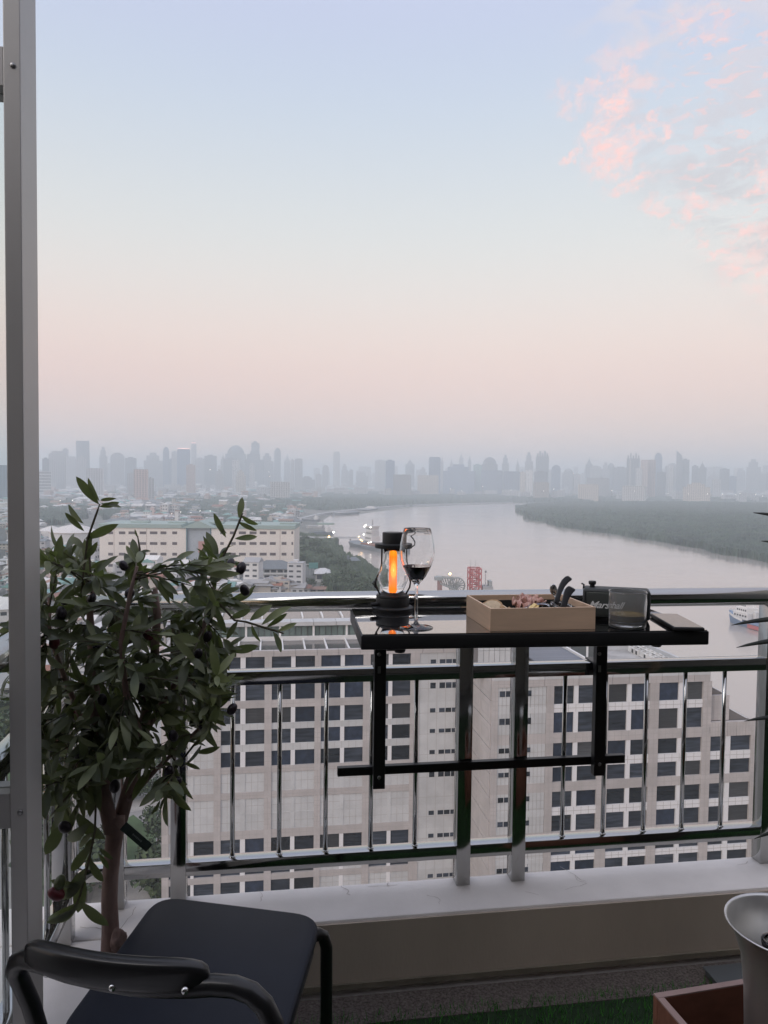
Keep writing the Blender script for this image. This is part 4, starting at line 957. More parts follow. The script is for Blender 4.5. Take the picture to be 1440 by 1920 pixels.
for i in range(4):
    x = -24-i*4; sbx('crane_post', x-.4, x+.4, -1, 0, 6, 12+i % 2*4, CM_['grey'])
# ---- dredger with red lattice tower and cable drum, seen just over the handrail
q0 = at_g(878, 1122); sd_ = sc_at(q0); dr = thing('dredging_rig', 'river rig with a pink red lattice tower and cable wheel above the handrail', 'boat', (q0.x, q0.y, GZ+.1), rz=R(-8))
m_red = mat('faded_red_steel', (.42,.13,.13), .6); m_gst = mat('grey_rig_steel', (.30,.32,.32), .6)
def dbx(nm, x0, x1, y0, y1, z0, z1, m_): return MB().box(x0*sd_, x1*sd_, y0, y1, z0*sd_, z1*sd_).build(nm, m_, dr)
dbx('hull', -62, 50, -10, 10, -.3, 8, CM_['slate']); dbx('deck', -60, 48, -9.5, 9.5, 8.05, 9, m_gst)
# lattice tower
d = MB(); x0, x1 = 0, 22; lv = [9, 24, 36, 48, 57]
for xx in (x0, x0+5.5, x0+16.5, x1):
    for yy in (-5, 5): d.tube([(xx*sd_, yy, 9*sd_), (xx*sd_, yy, 57*sd_)], .42, n=5)
for z in lv:
    for yy in (-5,5): d.tube([(x0*sd_,yy,z*sd_),(x1*sd_,yy,z*sd_)], .38, n=5)
    for xx in (x0, x1): d.tube([(xx*sd_,-5,z*sd_),(xx*sd_,5,z*sd_)], .34, n=5)
for z0, z1 in zip(lv, lv[1:]):
    for yy in (-5,5): d.tube([(x0*sd_,yy,z0*sd_),(x1*sd_,yy,z1*sd_)], .25, n=4); d.tube([(x1*sd_,yy,z0*sd_),(x0*sd_,yy,z1*sd_)], .25, n=4)
d.build('lattice_tower', m_red, dr)
for z in (30, 42): dbx('platform', 4, 18, -3, 3, z, z+.6, m_red)
dbx('cabin', 7, 16, -3, 3, 10, 18, mat('pink_cabin', (.55,.40,.38), .6))
for xx in (3, 12): dbx('antenna', xx-.25, xx+.25, -.3, .3, 57.2, 72, m_gst)
d = MB(); cxw, czw, rw = -22*sd_, 24*sd_, 15*sd_
for k_ in (-1.6, 1.6):
    ring = [(cxw+rw*math.cos(a_/20*6.283), k_, czw+rw*math.sin(a_/20*6.283)) for a_ in range(21)]; d.tube(ring, .35, n=4, cap=False)
    for a_ in range(16): d.tube([(cxw, k_, czw), (cxw+rw*math.cos(a_/16*6.283), k_, czw+rw*math.sin(a_/16*6.283))], .22, n=4)
d.build('cable_wheel', m_gst, dr)
dbx('wheel_stand', -23, -21, -2.5, 2.5, 9, 24, m_gst)
d = MB(); A0 = Vector((-60*sd_, 0, 40*sd_)); B0 = Vector((-25*sd_, 0, 22*sd_))
for yy in (-3, 3):
    d.tube([A0+Vector((0,yy,0)), B0+Vector((0,yy,6))], .5, n=5); d.tube([A0+Vector((6*sd_,yy,-12*sd_)), B0+Vector((0,yy,-2))], .5, n=5)
    for i in range(7): t0 = i/7; d.tube([A0.lerp(B0+Vector((0,0,6)), t0)+Vector((0,yy,0)), (A0+Vector((6*sd_,0,-12*sd_))).lerp(B0+Vector((0,0,-2)), (i+.5)/7)+Vector((0,yy,0))], .3, n=4)
d.build('ladder_boom', m_gst, dr)
dbx('boom_post', -58, -50, -3, 3, 8.1, 34, mat('rust_post', (.28,.17,.16), .7)); dbx('boom_head', -64, -50, -3.5, 3.5, 34.1, 40, m_gst)
dbx('white_mast', 31, 33, -1, 1, 9.1, 47, CM_['white']); o = MB().lathe([(0,0),(2*sd_,2*sd_),(2*sd_,5*sd_),(0,6*sd_)], n=12).build('radar_dome', CM_['grey'], dr); o.location = (32*sd_, 0, 47.5*sd_)
dbx('wheelhouse', 25, 44, -6, 6, 9.1, 24, CM_['grey']); dbx('winch', 37, 43, -4, 4, 24.2, 34, m_gst)
lamp_part(dr, (-35*sd_, 0, 45.6*sd_), .8, True); dbx('lamp_post', -35.3, -34.7, -.3, .3, 9.1, 44, m_gst)
# ---- supply ship at the right below the handrail
n0 = at_g(1367, 1164); n1 = at_g(1470, 1192); u = n0-n1; L2 = u.length; u.normalize(); sv = thing('supply_ship', 'white and blue supply ship with a red hull patch below the handrail at right', 'ship', ((n0+n1)/2 + Vector((0,0,.05))), rz=math.atan2(u.y, u.x))
w_ = 6.0; V = []; secs = [(-.5,.9,.9),(-.3,1,.72),(.1,1,.74),(.26,.92,1.0),(.40,.62,1.25),(.5,.06,1.55)]; hh = 4.2
for (t2, k_, z_) in secs: V += [(L2*t2-(1.5 if t2 == .5 else 0), -w_*k_*.7, -.4),(L2*t2, -w_*k_, hh*z_),(L2*t2, w_*k_, hh*z_),(L2*t2-(1.5 if t2 == .5 else 0), w_*k_*.7, -.4)]
Fc = []
for i in range(5):
    for j in range(4): Fc.append((i*4+j, (i+1)*4+j, (i+1)*4+(j+1)%4, i*4+(j+1)%4))
Fc += [(0,1,2,3),(23,22,21,20)]; d = MB(); d.add(V, Fc); o = d.build('hull', CM_['blue'], sv); bm = bmesh.new(); bm.from_mesh(o.data); bmesh.ops.recalc_face_normals(bm, faces=bm.faces); bm.to_mesh(o.data); bm.free()
def vbx(nm, x0, x1, y0, y1, z0, z1, m_): return MB().box(L2*x0, L2*x1, y0, y1, z0, z1).build(nm, m_, sv)
d = MB(); 
for s1 in (-1,1):
    d.add([(L2*.08, s1*w_*1.01, hh*.74),(L2*.26, s1*w_*.93, hh*1.0),(L2*.40, s1*w_*.63, hh*1.25),(L2*.5, s1*.4, hh*1.55),(L2*.5, s1*.3, hh*1.55+1.3),(L2*.40, s1*w_*.60, hh*1.25+1.2),(L2*.26, s1*w_*.9, hh+1.2),(L2*.08, s1*w_*.98, hh*.74+1.2)], [(0,1,6,7),(1,2,5,6),(2,3,4,5)])
d.build('bulwark', CM_['white'], sv)
for s1 in (-1,1): MB().box(-L2*.30, -L2*.02, s1*w_*1.0-.08, s1*w_*1.0+.08, .4, 2.6).build('red_hull_patch', m_red, sv)
vbx('deckhouse', .02, .30, -4.4, 4.4, hh*.95, hh+3.6, CM_['white']); vbx('bridge_deck', .05, .26, -4.0, 4.0, hh+3.62, hh+6.4, CM_['white']); vbx('wheelhouse', .08, .22, -3.4, 3.4, hh+6.42, hh+9.0, CM_['white']); vbx('roof', .07, .23, -3.6, 3.6, hh+9.02, hh+9.4, CM_['white'])
for zz, yy, a_, c_ in ((hh+1.4,4.4,.04,.29),(hh+4.6,4.0,.06,.25),(hh+7.3,3.4,.09,.21)):
    for i in range(5):
        x0 = a_+(c_-a_)*(i+.15)/5; x1 = a_+(c_-a_)*(i+.75)/5
        vbx('window', x0, x1, -yy-.06, -yy+.01, zz, zz+1.0, CM_['glassdark']); vbx('window', x0, x1, yy-.01, yy+.06, zz, zz+1.0, CM_['glassdark'])
vbx('mast', .13, .14, -.3, .3, hh+9.41, hh+15, CM_['white']); vbx('funnel', -.05, .0, -1.4, 1.4, hh*.95, hh+5, CM_['white'])
vbx('crane_arm', -.42, -.10, -.5, .5, hh+5.2, hh+6.2, CM_['white']); vbx('crane_post', -.13, -.10, -.6, .6, hh*.8, hh+5.19, CM_['white']); vbx('cargo', -.44, -.16, -3.5, 3.5, hh*.8, hh+1.4, CM_['grey'])
for k_, x in enumerate((.28,-.06,.14,-.3)): lamp_part(sv, (L2*x, -4.8, hh+7-k_), .42)

# ---- skyline towers: (x0,x1,ytop,distance,tint,shape)
SK = [(-30,14,872,2600,'blue','slab'),(80,92,858,3900,'slate','box'),(92,100,849,4200,'pale','box'),(100,122,846,4000,'pale','twin'),(118,128,840,5200,'grey','box'),(124,142,856,4700,'pale','slab'),
      (144,167,827,5000,'slate','taper'),(143,162,855,4200,'pale','gable'),(165,193,878,2900,'pale','framed'),(187,201,838,5200,'grey','step'),(208,233,849,5000,'grey','round'),(200,212,868,5600,'pale','box'),
      (236,255,857,4800,'slate','box'),(253,277,880,2500,'pink','striped'),(278,288,895,2400,'pale','box'),(271,305,849,5600,'grey','step'),(306,317,838,5000,'blue','round'),(316,326,860,5200,'blue','box'),
      (322,334,845,5200,'pale','box'),(333,356,841,4400,'blue','crownlit'),(359,368,830,5800,'pale','tip'),(350,366,870,3500,'pink','box'),(366,384,858,5500,'grey','box'),(384,406,853,5300,'slate','box'),(414,422,851,6000,'grey','point'),
      (424,460,835,6000,'slate','dome'),(420,445,858,5300,'slate','box'),(436,449,863,4200,'pale','slab'),(458,494,846,5800,'slate','step'),(471,486,828,6200,'slate','box'),(468,477,868,4600,'pale','box'),(443,461,881,3900,'cream','step'),
      (490,512,850,6000,'grey','step'),(514,526,840,6000,'slate','round'),(533,544,853,6200,'grey','point'),(545,552,861,5000,'pale','box'),(553,566,860,5000,'pale','twin'),(592,602,888,5000,'pale','box'),(508,542,903,2900,'white','ribs'),
      (605,616,872,5600,'grey','round'),(625,637,847,5400,'pale','slab'),(640,652,870,6200,'grey','step'),(655,662,880,6200,'grey','box'),(668,690,885,6200,'grey','step'),(703,722,862,5600,'pale','box'),(723,739,862,4200,'blue','box'),
      (740,770,890,3700,'grey','framed'),(760,776,861,6000,'slate','point'),(783,822,891,4000,'cream','slab'),(786,800,876,6400,'grey','step'),(804,825,857,4300,'blue','slab'),(826,831,855,5600,'grey','point'),(832,890,871,4700,'blue','step'),(843,849,860,6200,'grey','point'),(860,868,848,6400,'grey','point'),(877,883,853,6400,'slate','point'),(887,903,870,4800,'teal','box'),(903,932,857,5200,'slate','dome'),
      (903,942,882,4600,'blue','slab'),(941,953,853,5800,'slate','step'),(945,975,884,4500,'blue','slab'),(967,973,862,6200,'slate','point'),(975,985,884,4000,'cream','box'),(986,999,882,4000,'white','slab'),(984,998,848,5400,'grey','step'),(1005,1027,846,5200,'slate','crown'),(1002,1026,883,4400,'slate','box'),(1001,1028,904,3500,'cream','slab'),(1034,1050,872,4800,'blue','round'),
      (1055,1075,878,5600,'grey','dome'),(1076,1088,888,4600,'pale','box'),(1098,1110,860,5800,'slate','point'),(1106,1127,873,5500,'grey','round'),(1128,1142,867,5700,'grey','step'),(1138,1152,868,5700,'slate','dome'),(1150,1178,875,5200,'slate','box'),
      (1175,1198,850,4500,'slate','crown'),(1179,1182,860,4300,'white','box'),(1192,1203,877,4100,'pale','box'),(1201,1214,862,4100,'pink','slab'),(1213,1228,862,4150,'pink','slab'),(1227,1240,849,4900,'blue','round'),(1232,1247,884,4500,'slate','box'),(1246,1252,873,5000,'pale','box'),(1252,1262,873,4300,'pale','slab'),(1248,1272,868,5400,'grey','dome'),
      (1268,1279,845,5000,'slate','slant'),(1277,1291,860,5000,'slate','box'),(1297,1308,872,5200,'slate','box'),(1309,1323,867,5000,'slate','point'),(1283,1330,905,3400,'cream','step'),(1325,1350,890,5600,'grey','step'),(1350,1366,878,5000,'slate','box'),(1366,1380,892,5000,'blue','box'),(1382,1396,880,6200,'grey','round'),(1400,1424,861,5900,'grey','step'),(1424,1440,888,5900,'grey','box'),(1440,1480,874,5400,'slate','step'),(1490,1520,860,5400,'grey','box'),
      (1170,1210,911,3300,'white','slab'),(1085,1122,908,3400,'cream','slab'),(562,590,893,5200,'grey','step'),(1100,1140,896,4300,'grey','slab'),(240,258,886,3300,'grey','box'),(404,420,880,4300,'grey','step'),(1336,1350,898,4200,'pale','box')]
SN = {'slab':'flat topped slab','box':'plain square','twin':'twin fluted','taper':'broad flaring','gable':'gable topped','framed':'white framed','step':'stepped','round':'round shouldered','striped':'vertically striped','crownlit':'bright edged glass','tip':'slender pink tipped','point':'needle topped','dome':'dome topped','ribs':'low ribbed','crown':'spiky crowned','slant':'slant topped'}
m_facs = {}
def skymat(k_):
    if k_ in m_facs: return m_facs[k_]
    base = CITY[k_]; m_ = bpy.data.materials.new('skyline_'+k_); m_.use_nodes = True; t = m_.node_tree; b = t.nodes['Principled BSDF']; b.inputs['Roughness'].default_value = .5
    g_ = t.nodes.new('ShaderNodeTexCoord'); mp = t.nodes.new('ShaderNodeMapping'); t.links.new(g_.outputs['Object'], mp.inputs[0]); sp = t.nodes.new('ShaderNodeSeparateXYZ'); t.links.new(mp.outputs[0], sp.inputs[0])
    def band(o_, per, duty):
        a_ = t.nodes.new('ShaderNodeMath'); a_.operation = 'FRACT'; d_ = t.nodes.new('ShaderNodeMath'); d_.operation = 'DIVIDE'; t.links.new(o_, d_.inputs[0]); d_.inputs[1].default_value = per; t.links.new(d_.outputs[0], a_.inputs[0])
        c_ = t.nodes.new('ShaderNodeMath'); c_.operation = 'GREATER_THAN'; t.links.new(a_.outputs[0], c_.inputs[0]); c_.inputs[1].default_value = duty; return c_.outputs[0]
    a_ = band(sp.outputs[0], 9.0, .45); c_ = band(sp.outputs[2], 7.0, .4); ml = t.nodes.new('ShaderNodeMath'); ml.operation = 'MULTIPLY'; t.links.new(a_, ml.inputs[0]); t.links.new(c_, ml.inputs[1])
    mx = t.nodes.new('ShaderNodeMix'); mx.data_type = 'RGBA'; t.links.new(ml.outputs[0], mx.inputs[0]); mx.inputs[6].default_value = base+(1,); mx.inputs[7].default_value = tuple(v*.35+.02 for v in base)+(1,)
    oi = t.nodes.new('ShaderNodeObjectInfo'); hs = t.nodes.new('ShaderNodeHueSaturation'); r2 = t.nodes.new('ShaderNodeMapRange'); t.links.new(oi.outputs['Random'], r2.inputs[0]); r2.inputs[3].default_value = .75; r2.inputs[4].default_value = 1.15
    t.links.new(r2.outputs[0], hs.inputs['Value']); t.links.new(mx.outputs[2], hs.inputs['Color']); t.links.new(hs.outputs[0], b.inputs['Base Color']); m_facs[k_] = m_; return m_
seen = {}
order = sorted(SK, key=lambda t_: t_[0])
for (x0, x1, yt, D, tint, shp_) in order:
    xm = (x0+x1)/2; c = dp(xm, 905, D); base = Vector((c.x, c.y, GZ)); dirh = Vector((c.x, c.y, 0)).normalized(); w = (x1-x0)*D/F_PX; top = dp(xm, yt, D).z; H_ = top-GZ; rot = -math.atan2(dirh.x, dirh.y) + rc.uniform(-.12,.12)
    d_ = w*rc.uniform(.6,1.0); mb = MB(); a = w/2; b_ = d_/2
    if shp_ in ('box','slab','twin','framed','ribs','striped','crownlit','tip'):
        mb.box(-a, a, -b_, b_, 0, H_*.97)
        if shp_ == 'box': mb.box(-a*.5, a*.4, -b_*.5, b_*.5, H_*.9701, H_)
        else: mb.box(-a*.9, a*.9, -b_*.9, b_*.9, H_*.9701, H_)
        if shp_ in ('twin','framed','ribs','striped'):
            n_ = 7 if shp_ == 'ribs' else 3
            for i in range(n_+1): xx = -a+2*a*i/n_; mb.box(xx-w*.03, xx+w*.03, -b_-w*.03, -b_-.01, 0, H_)
        if shp_ == 'tip': mb.box(-a*.3, a*.3, -b_*.3, b_*.3, H_*1.001, H_*1.03)
    elif shp_ == 'taper': mb.add([(-a,-b_,H_),(a,-b_,H_),(a,b_,H_),(-a,b_,H_),(-a*.9,-b_,H_*.45),(a*1.05,-b_,H_*.45),(a*1.05,b_,H_*.45),(-a*.9,b_,H_*.45),(-a*.9,-b_,0),(a*1.5,-b_,0),(a*1.5,b_,0),(-a*.9,b_,0)], [(0,1,2,3),(0,4,5,1),(1,5,6,2),(2,6,7,3),(3,7,4,0),(4,8,9,5),(5,9,10,6),(6,10,11,7),(7,11,8,4)])
    elif shp_ == 'gable': mb.box(-a, a, -b_, b_, 0, H_*.9); mb.add([(-a,-b_,H_*.9),(a,-b_,H_*.9),(0,-b_,H_),(-a,b_,H_*.9),(a,b_,H_*.9),(0,b_,H_)], [(0,1,2),(3,5,4),(0,2,5,3),(1,4,5,2)])
    elif shp_ == 'step': mb.box(-a, a, -b_, b_, 0, H_*.78); mb.box(-a*.72, a*.6, -b_*.8, b_*.8, H_*.7801, H_*.92); mb.box(-a*.4, a*.3, -b_*.5, b_*.5, H_*.9201, H_)
    elif shp_ == 'round': mb.box(-a, a, -b_, b_, 0, H_*.86); mb.add([(a*math.cos(i*math.pi/10)*1.0, s1*b_, H_*.86+(H_*.14)*math.sin(i*math.pi/10)) for s1 in (-1,1) for i in range(11)], [tuple(range(11)), tuple(reversed(range(11,22)))]+[(i+1, i, 11+i, 12+i) for i in range(10)])
    elif shp_ == 'point': mb.box(-a, a, -b_, b_, 0, H_*.84); mb.add([(-a*.7,-b_*.7,H_*.84),(a*.7,-b_*.7,H_*.84),(a*.7,b_*.7,H_*.84),(-a*.7,b_*.7,H_*.84),(0,0,H_)], [(0,1,4),(1,2,4),(2,3,4),(3,0,4)]); mb.box(-1.5,1.5,-1.5,1.5,H_*.85,H_*1.03)
    elif shp_ == 'dome':
        mb.box(-a, a, -b_, b_, 0, H_*.80); mb.lathe([(a*.9*math.cos(t_), H_*.8+H_*.2*math.sin(t_)) for t_ in (0,.4,.8,1.2,1.5)], n=14); mb.box(-a*.2,a*.5,-b_*.6,b_*.6,H_*.8,H_*.93)
    elif shp_ == 'crown':
        mb.box(-a, a, -b_, b_, 0, H_*.88)
        for i in range(5): xx = -a+w*(i+.5)/5; mb.box(xx-w*.05, xx+w*.05, -b_*.6, b_*.6, H_*.8801, H_*(1.0 if i % 2 else .95))
    elif shp_ == 'slant': mb.add([(-a,-b_,0),(a,-b_,0),(a,b_,0),(-a,b_,0),(-a,-b_,H_),(a*.6,-b_,H_*.9),(a*.6,b_,H_*.9),(-a,b_,H_),(a,-b_,H_*.7),(a,b_,H_*.7)], [(0,1,8,5,4),(3,7,6,9,2),(0,4,7,3),(4,5,6,7),(5,8,9,6),(1,2,9,8)])
    o = mb.build('skyline_tower', skymat(tint)); o.location = base; o.rotation_euler = (0,0,rot)
    ht = 'tall' if yt < 852 else ('mid height' if yt < 875 else 'low')
    zone = ('above the storage tanks' if xm < 180 else 'above the long warehouse' if xm < 420 else 'between warehouse and lantern' if xm < 660 else 'behind the lantern and wine glass' if xm < 820 else 'above the wooden box' if xm < 1020 else 'above the speaker' if xm < 1180 else 'over the forest at the right')
    key_ = (tint, shp_, ht, zone); seen[key_] = seen.get(key_, 0)+1
    nth = ['', 'second ', 'third ', 'fourth '][min(seen[key_]-1, 3)]
    tag(o, f'{nth}{ht} {tint} {SN[shp_]} skyline tower {zone}', 'skyscraper', 'towers of the hazy skyline')
    if shp_ in ('crownlit','tip'):
        mb = MB(); mb.box(-a*.95, a*.95, -b_*1.01, -b_, H_*.985, H_*1.0) if shp_ == 'crownlit' else mb.box(-a*.9, a*.9, -b_*1.01, b_, H_*.985, H_*1.0)
        e_ = mb.build('lit_crown', mat('lit_crown_sign', (.8,.5,.45), .5, emit=(1,.55,.5), estr=1.6) if 'lit_crown_sign' not in MAT else MAT['lit_crown_sign'], o)
# faint back row of skyline as one mass
fb_ = MB()
for i in range(240):
    px = rc.uniform(-200, 1700); D = rc.uniform(6200, 7600); yt = rc.uniform(872, 897); c = dp(px, 905, D); w = rc.uniform(5,15)*D/F_PX; top = dp(px, yt, D).z; fb_.box(c.x-w/2, c.x+w/2, c.y-w/2, c.y+w/2, GZ, max(GZ+20, top))
for i in range(260):
    px = rc.uniform(-200, 1700); D = rc.uniform(3600, 5800); c = dp(px, 905, D); w = rc.uniform(8,26)*D/F_PX; fb_.box(c.x-w/2, c.x+w/2, c.y-w*.3, c.y+w*.3, GZ, GZ+rc.uniform(15,48))
o = fb_.build('far_blocks', skymat('pale')); tag(o, 'faint mass of far city blocks fading into the haze', 'buildings', None, 'stuff')
# floodlight masts beyond the river and in the city
fl = [(844,917),(866,920),(958,919),(1019,921),(1039,917),(1147,920),(1190,921),(1253,925),(1290,926),(1326,926),(1354,927),(1380,927),(1387,925),(1417,927),(905,912),(322,963),(339,960),(358,961),(375,958),(394,958),(136,938),(113,939),(504,885),(506,893),(394,881),(322,975),(333,977),(1075,888),(735,940),(1430,930)]
fm_ = MB(); 
for i, (px, py) in enumerate(fl):
    D = 2600 if px > 700 else (1500 if py > 930 else 3200); c = dp(px, py, D); t_ = thing('floodlight_mast', ('bright floodlight mast burning beyond the river, number from the shore line of lights' if px > 700 else 'bright floodlight mast among the low houses above the warehouse').replace(', number from the shore line of lights', ' in the row of lights'), 'street light', (c.x, c.y, GZ), 'floodlights across the city')
    h_ = c.z-GZ; piece('mast', MAT['grey_rig_steel'], c.x-.3, c.x+.3, c.y-.3, c.y+.3, GZ, GZ+h_-1.4, t_); lamp_part(t_, (0,0,h_), D/F_PX*.42)
# embankment wall along the far bend
em = MB(); ep = [(556,978),(575,973),(600,966.5),(640,961),(700,954),(760,949.5),(850,946.5),(960,943.5)]
P = [at_g(x, y) for x, y in ep]
for a, c in zip(P, P[1:]):
    u = (c-a).normalized(); n_ = Vector((-u.y, u.x, 0))*4; em.add([a-n_, c-n_, c+n_, a+n_, a-n_+Vector((0,0,5)), c-n_+Vector((0,0,5)), c+n_+Vector((0,0,5)), a+n_+Vector((0,0,5))], [(0,1,5,4),(1,2,6,5),(2,3,7,6),(3,0,4,7),(4,5,6,7)])
o = em.build('embankment_wall', CM_['pale']); tag(o, 'pale flood wall curving along the far river bank', 'wall')
# small white dock under the forest edge
for (x, y, lb) in ((1262,1013,'small white dock frame at the forest edge over the river'),(1292,1012,'white landing stage right of the dock frame at the forest edge'),(1372,1008,'small white roof deep in the forest at the right')):
    p = at_g(x, y+3); s_ = sc_at(p); t_ = thing('river_dock', lb, 'dock', p); MB().box(-8*s_,8*s_,-3,3,5*s_,6*s_).build('roof', CM_['white'], t_)
    for i in range(3): MB().box(-7*s_+i*7*s_-.4,-7*s_+i*7*s_+.4,-.4,.4,0,5*s_).build('post', CM_['white'], t_)

# ================================================================== THINGS ON THE TABLE
def glassmat(name, col=(1,1,1), rough=.0, ior=1.45):
    m_ = bpy.data.materials.new(name); m_.use_nodes = True; b = m_.node_tree.nodes['Principled BSDF']
    b.inputs['Base Color'].default_value = tuple(col)+(1,); b.inputs['Roughness'].default_value = rough; b.inputs['Transmission Weight'].default_value = 1; b.inputs['IOR'].default_value = ior
    return m_
m_glass = glassmat('clear_glass'); m_lblk = mat('matt_black_metal', (.018,.018,.019), .5, metal=.2, bump=.0001, bscale=700)
def onT(px, py, z=TZ): return hZ(px, py, z)

# ---- lantern
lc = onT(736, 1143.5); s = sc_at(lc)
lan = thing('table_lantern', 'black camping lantern with a glowing orange candle tube inside a glass chimney', 'lantern', lc)
H = lambda y: (1146-y)*s*1.01      # height above table from px y
lt = [(0,0),(.0555*1,0),(.0565,.003),(.0565,.008),(.053,.011),(.0455,.012),(.0455,.030),(.044,.034),(.0455,.036),(.0455,H(1120)),(.044,H(1117)),(.036,H(1116)),(.030,H(1112)),(0,H(1112))]
MB().lathe([(r*.95, z) for r, z in lt], n=48).build('base', m_lblk, lan, smooth='auto')
kn = MB(); kn.tube([(-.042,-.02,.018),(-.060,-.026,.018)], .0055, n=12); kn.build('dial', m_lblk, lan, smooth='auto')
# chimney: double walled glass
zz0, zz1 = H(1113), H(1030)
outer = [(.024,0),(.031,.012),(.0385,.030),(.0405,.042),(.0385,.054),(.031,.070),(.0262,.085),(.0250,.100),(.0250,1)]
prof = []
for r, z in outer: prof.append((r, zz0 + (z if z < 1 else zz1-zz0)))
inner = [(r-.0016, z) for r, z in reversed(prof)]
MB().lathe(prof+inner, n=48, close=True).build('glass_chimney', m_glass, lan, smooth=True)
m_glow = bpy.data.materials.new('candle_glow'); m_glow.use_nodes = True; t = m_glow.node_tree; b = t.nodes['Principled BSDF']
b.inputs['Base Color'].default_value = (.22,.04,.01,1); b.inputs['Roughness'].default_value = .5
tcx = t.nodes.new('ShaderNodeTexCoord'); spx = t.nodes.new('ShaderNodeSeparateXYZ'); t.links.new(tcx.outputs['Object'], spx.inputs[0])
mr = t.nodes.new('ShaderNodeMapRange'); t.links.new(spx.outputs[2], mr.inputs[0]); mr.inputs[1].default_value = zz0; mr.inputs[2].default_value = H(1030)
rp = t.nodes.new('ShaderNodeValToRGB'); t.links.new(mr.outputs[0], rp.inputs[0]); e = rp.color_ramp.elements
e[0].position = 0; e[0].color = (1,.22,.015,1); e[1].position = 1; e[1].color = (1,.62,.02,1)
for p_, c_ in ((.10,(1,.26,.02,1)),(.30,(1,.24,.10,1)),(.55,(1,.19,.06,1)),(.80,(1,.22,.008,1)),(.93,(1,.42,.01,1))): q_ = e.new(p_); q_.color = c_
t.links.new(rp.outputs[0], b.inputs['Emission Color']); b.inputs['Emission Strength'].default_value = .85
MB().lathe([(0,zz0+.004),(.0105,zz0+.004),(.0105,H(1031)),(0,H(1031))], n=28).build('glowing_tube', m_glow, lan, smooth='auto')
MB().lathe([(0,zz0),(.022,zz0),(.022,zz0+.004),(.0165,zz0+.007),(.0165,zz0+.0075),(0,zz0+.0075)], n=32).build('candle_cup', mat('cup_orange', (.7,.12,.05), .3, emit=(1,.12,.03), estr=.35), lan, smooth='auto')
cap = [(0,H(1031)),(.022,H(1031)),(.047,H(1030.5)),(.0475,H(1029)),(.0475,H(1023.5)),(.046,H(1022.5)),(.029,H(1022)),(.0285,H(1019)),(.0285,H(1003)),(.0275,H(1001.6)),(0,H(1001.3))]
MB().lathe(cap, n=48).build('cap', m_lblk, lan, smooth='auto')
for sx in (-1, 1):
    w = MB(); pts = [(sx*.030,-.004,H(1024)),(sx*.0305,-.004,H(1060)),(sx*.033,-.004,H(1072)),(sx*.042,-.004,H(1084)),(sx*.0455,-.004,H(1094)),(sx*.0435,-.004,H(1104)),(sx*.034,-.004,H(1116))]
    w.tube(pts, .0022, n=8); w.build('frame_wire', m_lblk, lan, smooth=True)
w = MB(); pts = []
for i in range(15):
    a_ = math.pi*(-.45+ i/14*1.15); pts.append((.044+.013*math.cos(a_)*1.0, .002, H(1016)+ .017*math.sin(a_)))
w.tube([(.034,.002,H(1004)),(.041,.002,H(1007)),(.052,.002,H(1015)),(.0565,.002,H(1021)),(.0555,.002,H(1026)),(.048,.002,H(1029))], .0016, n=8); w.build('bail_handle', m_lblk, lan, smooth=True)
w = MB(); w.tube([(-.047,-.01,H(1093)),(-.050,-.012,H(1093))], .004, n=10); w.tube([(-.041,-.01,.058),(-.048,-.012,.062),(-.046,-.012,H(1086))], .0028, n=8); w.tube([(-.048,-.012,.064),(-.056,-.016,.073)], .0012, n=6)
w.build('latch', m_lblk, lan, smooth=True)
ll = bpy.data.lights.new('lantern_light', 'POINT'); ll.energy = .6; ll.color = (1,.36,.10); ll.shadow_soft_size = 0
lo = bpy.data.objects.new('lantern_light', ll); sc.collection.objects.link(lo); lo.parent = lan; lo.location = (0, 0, (zz0+zz1)/2); 
# the lamp sits inside the tube: let the tube not block it
# (the light is placed just in front of the tube instead)
lo.location = (-.0, -.016, (zz0+zz1)/2)

# ---- wine glass
wc = onT(780, 1177); s = sc_at(wc)
wg = thing('wine_glass', 'tall stemmed wine glass a third full of dark red wine', 'wine glass', wc)
h = lambda y: (1177-y)*s
po = [(0,.0),(.0385,0),(.0388,.0012),(.037,.0022),(.020,.0045),(.008,.008),(.0042,.014),(.0036,.030),(.0036,h(1105)),(.0042,h(1098)),(.009,h(1092)),(.020,h(1081)),(.031,h(1064)),(.0385,h(1048)),(.0402,h(1036)),(.0385,h(1020)),(.0345,h(1003)),(.0306,h(991)),(.0302,h(990)),
      (.0295,h(991)),(.0334,h(1003)),(.0373,h(1020)),(.0390,h(1036)),(.0373,h(1048)),(.0296,h(1064)),(.0185,h(1080)),(.0075,h(1089.5)),(0,h(1090.5))]
MB().lathe(po, n=64).build('glass', m_glass, wg, smooth=True)
m_wine = mat('red_wine', (.22,.010,.022), .02, ior=1.34, spec=.5)
zl = h(1060.5)
pw = [(0,h(1090.2)),(.0073,h(1089.2)),(.0183,h(1079.6)),(.0294,h(1063.6)),(.0315,zl),(0,zl)]
MB().lathe(pw, n=64).build('wine', m_wine, wg, smooth='auto')

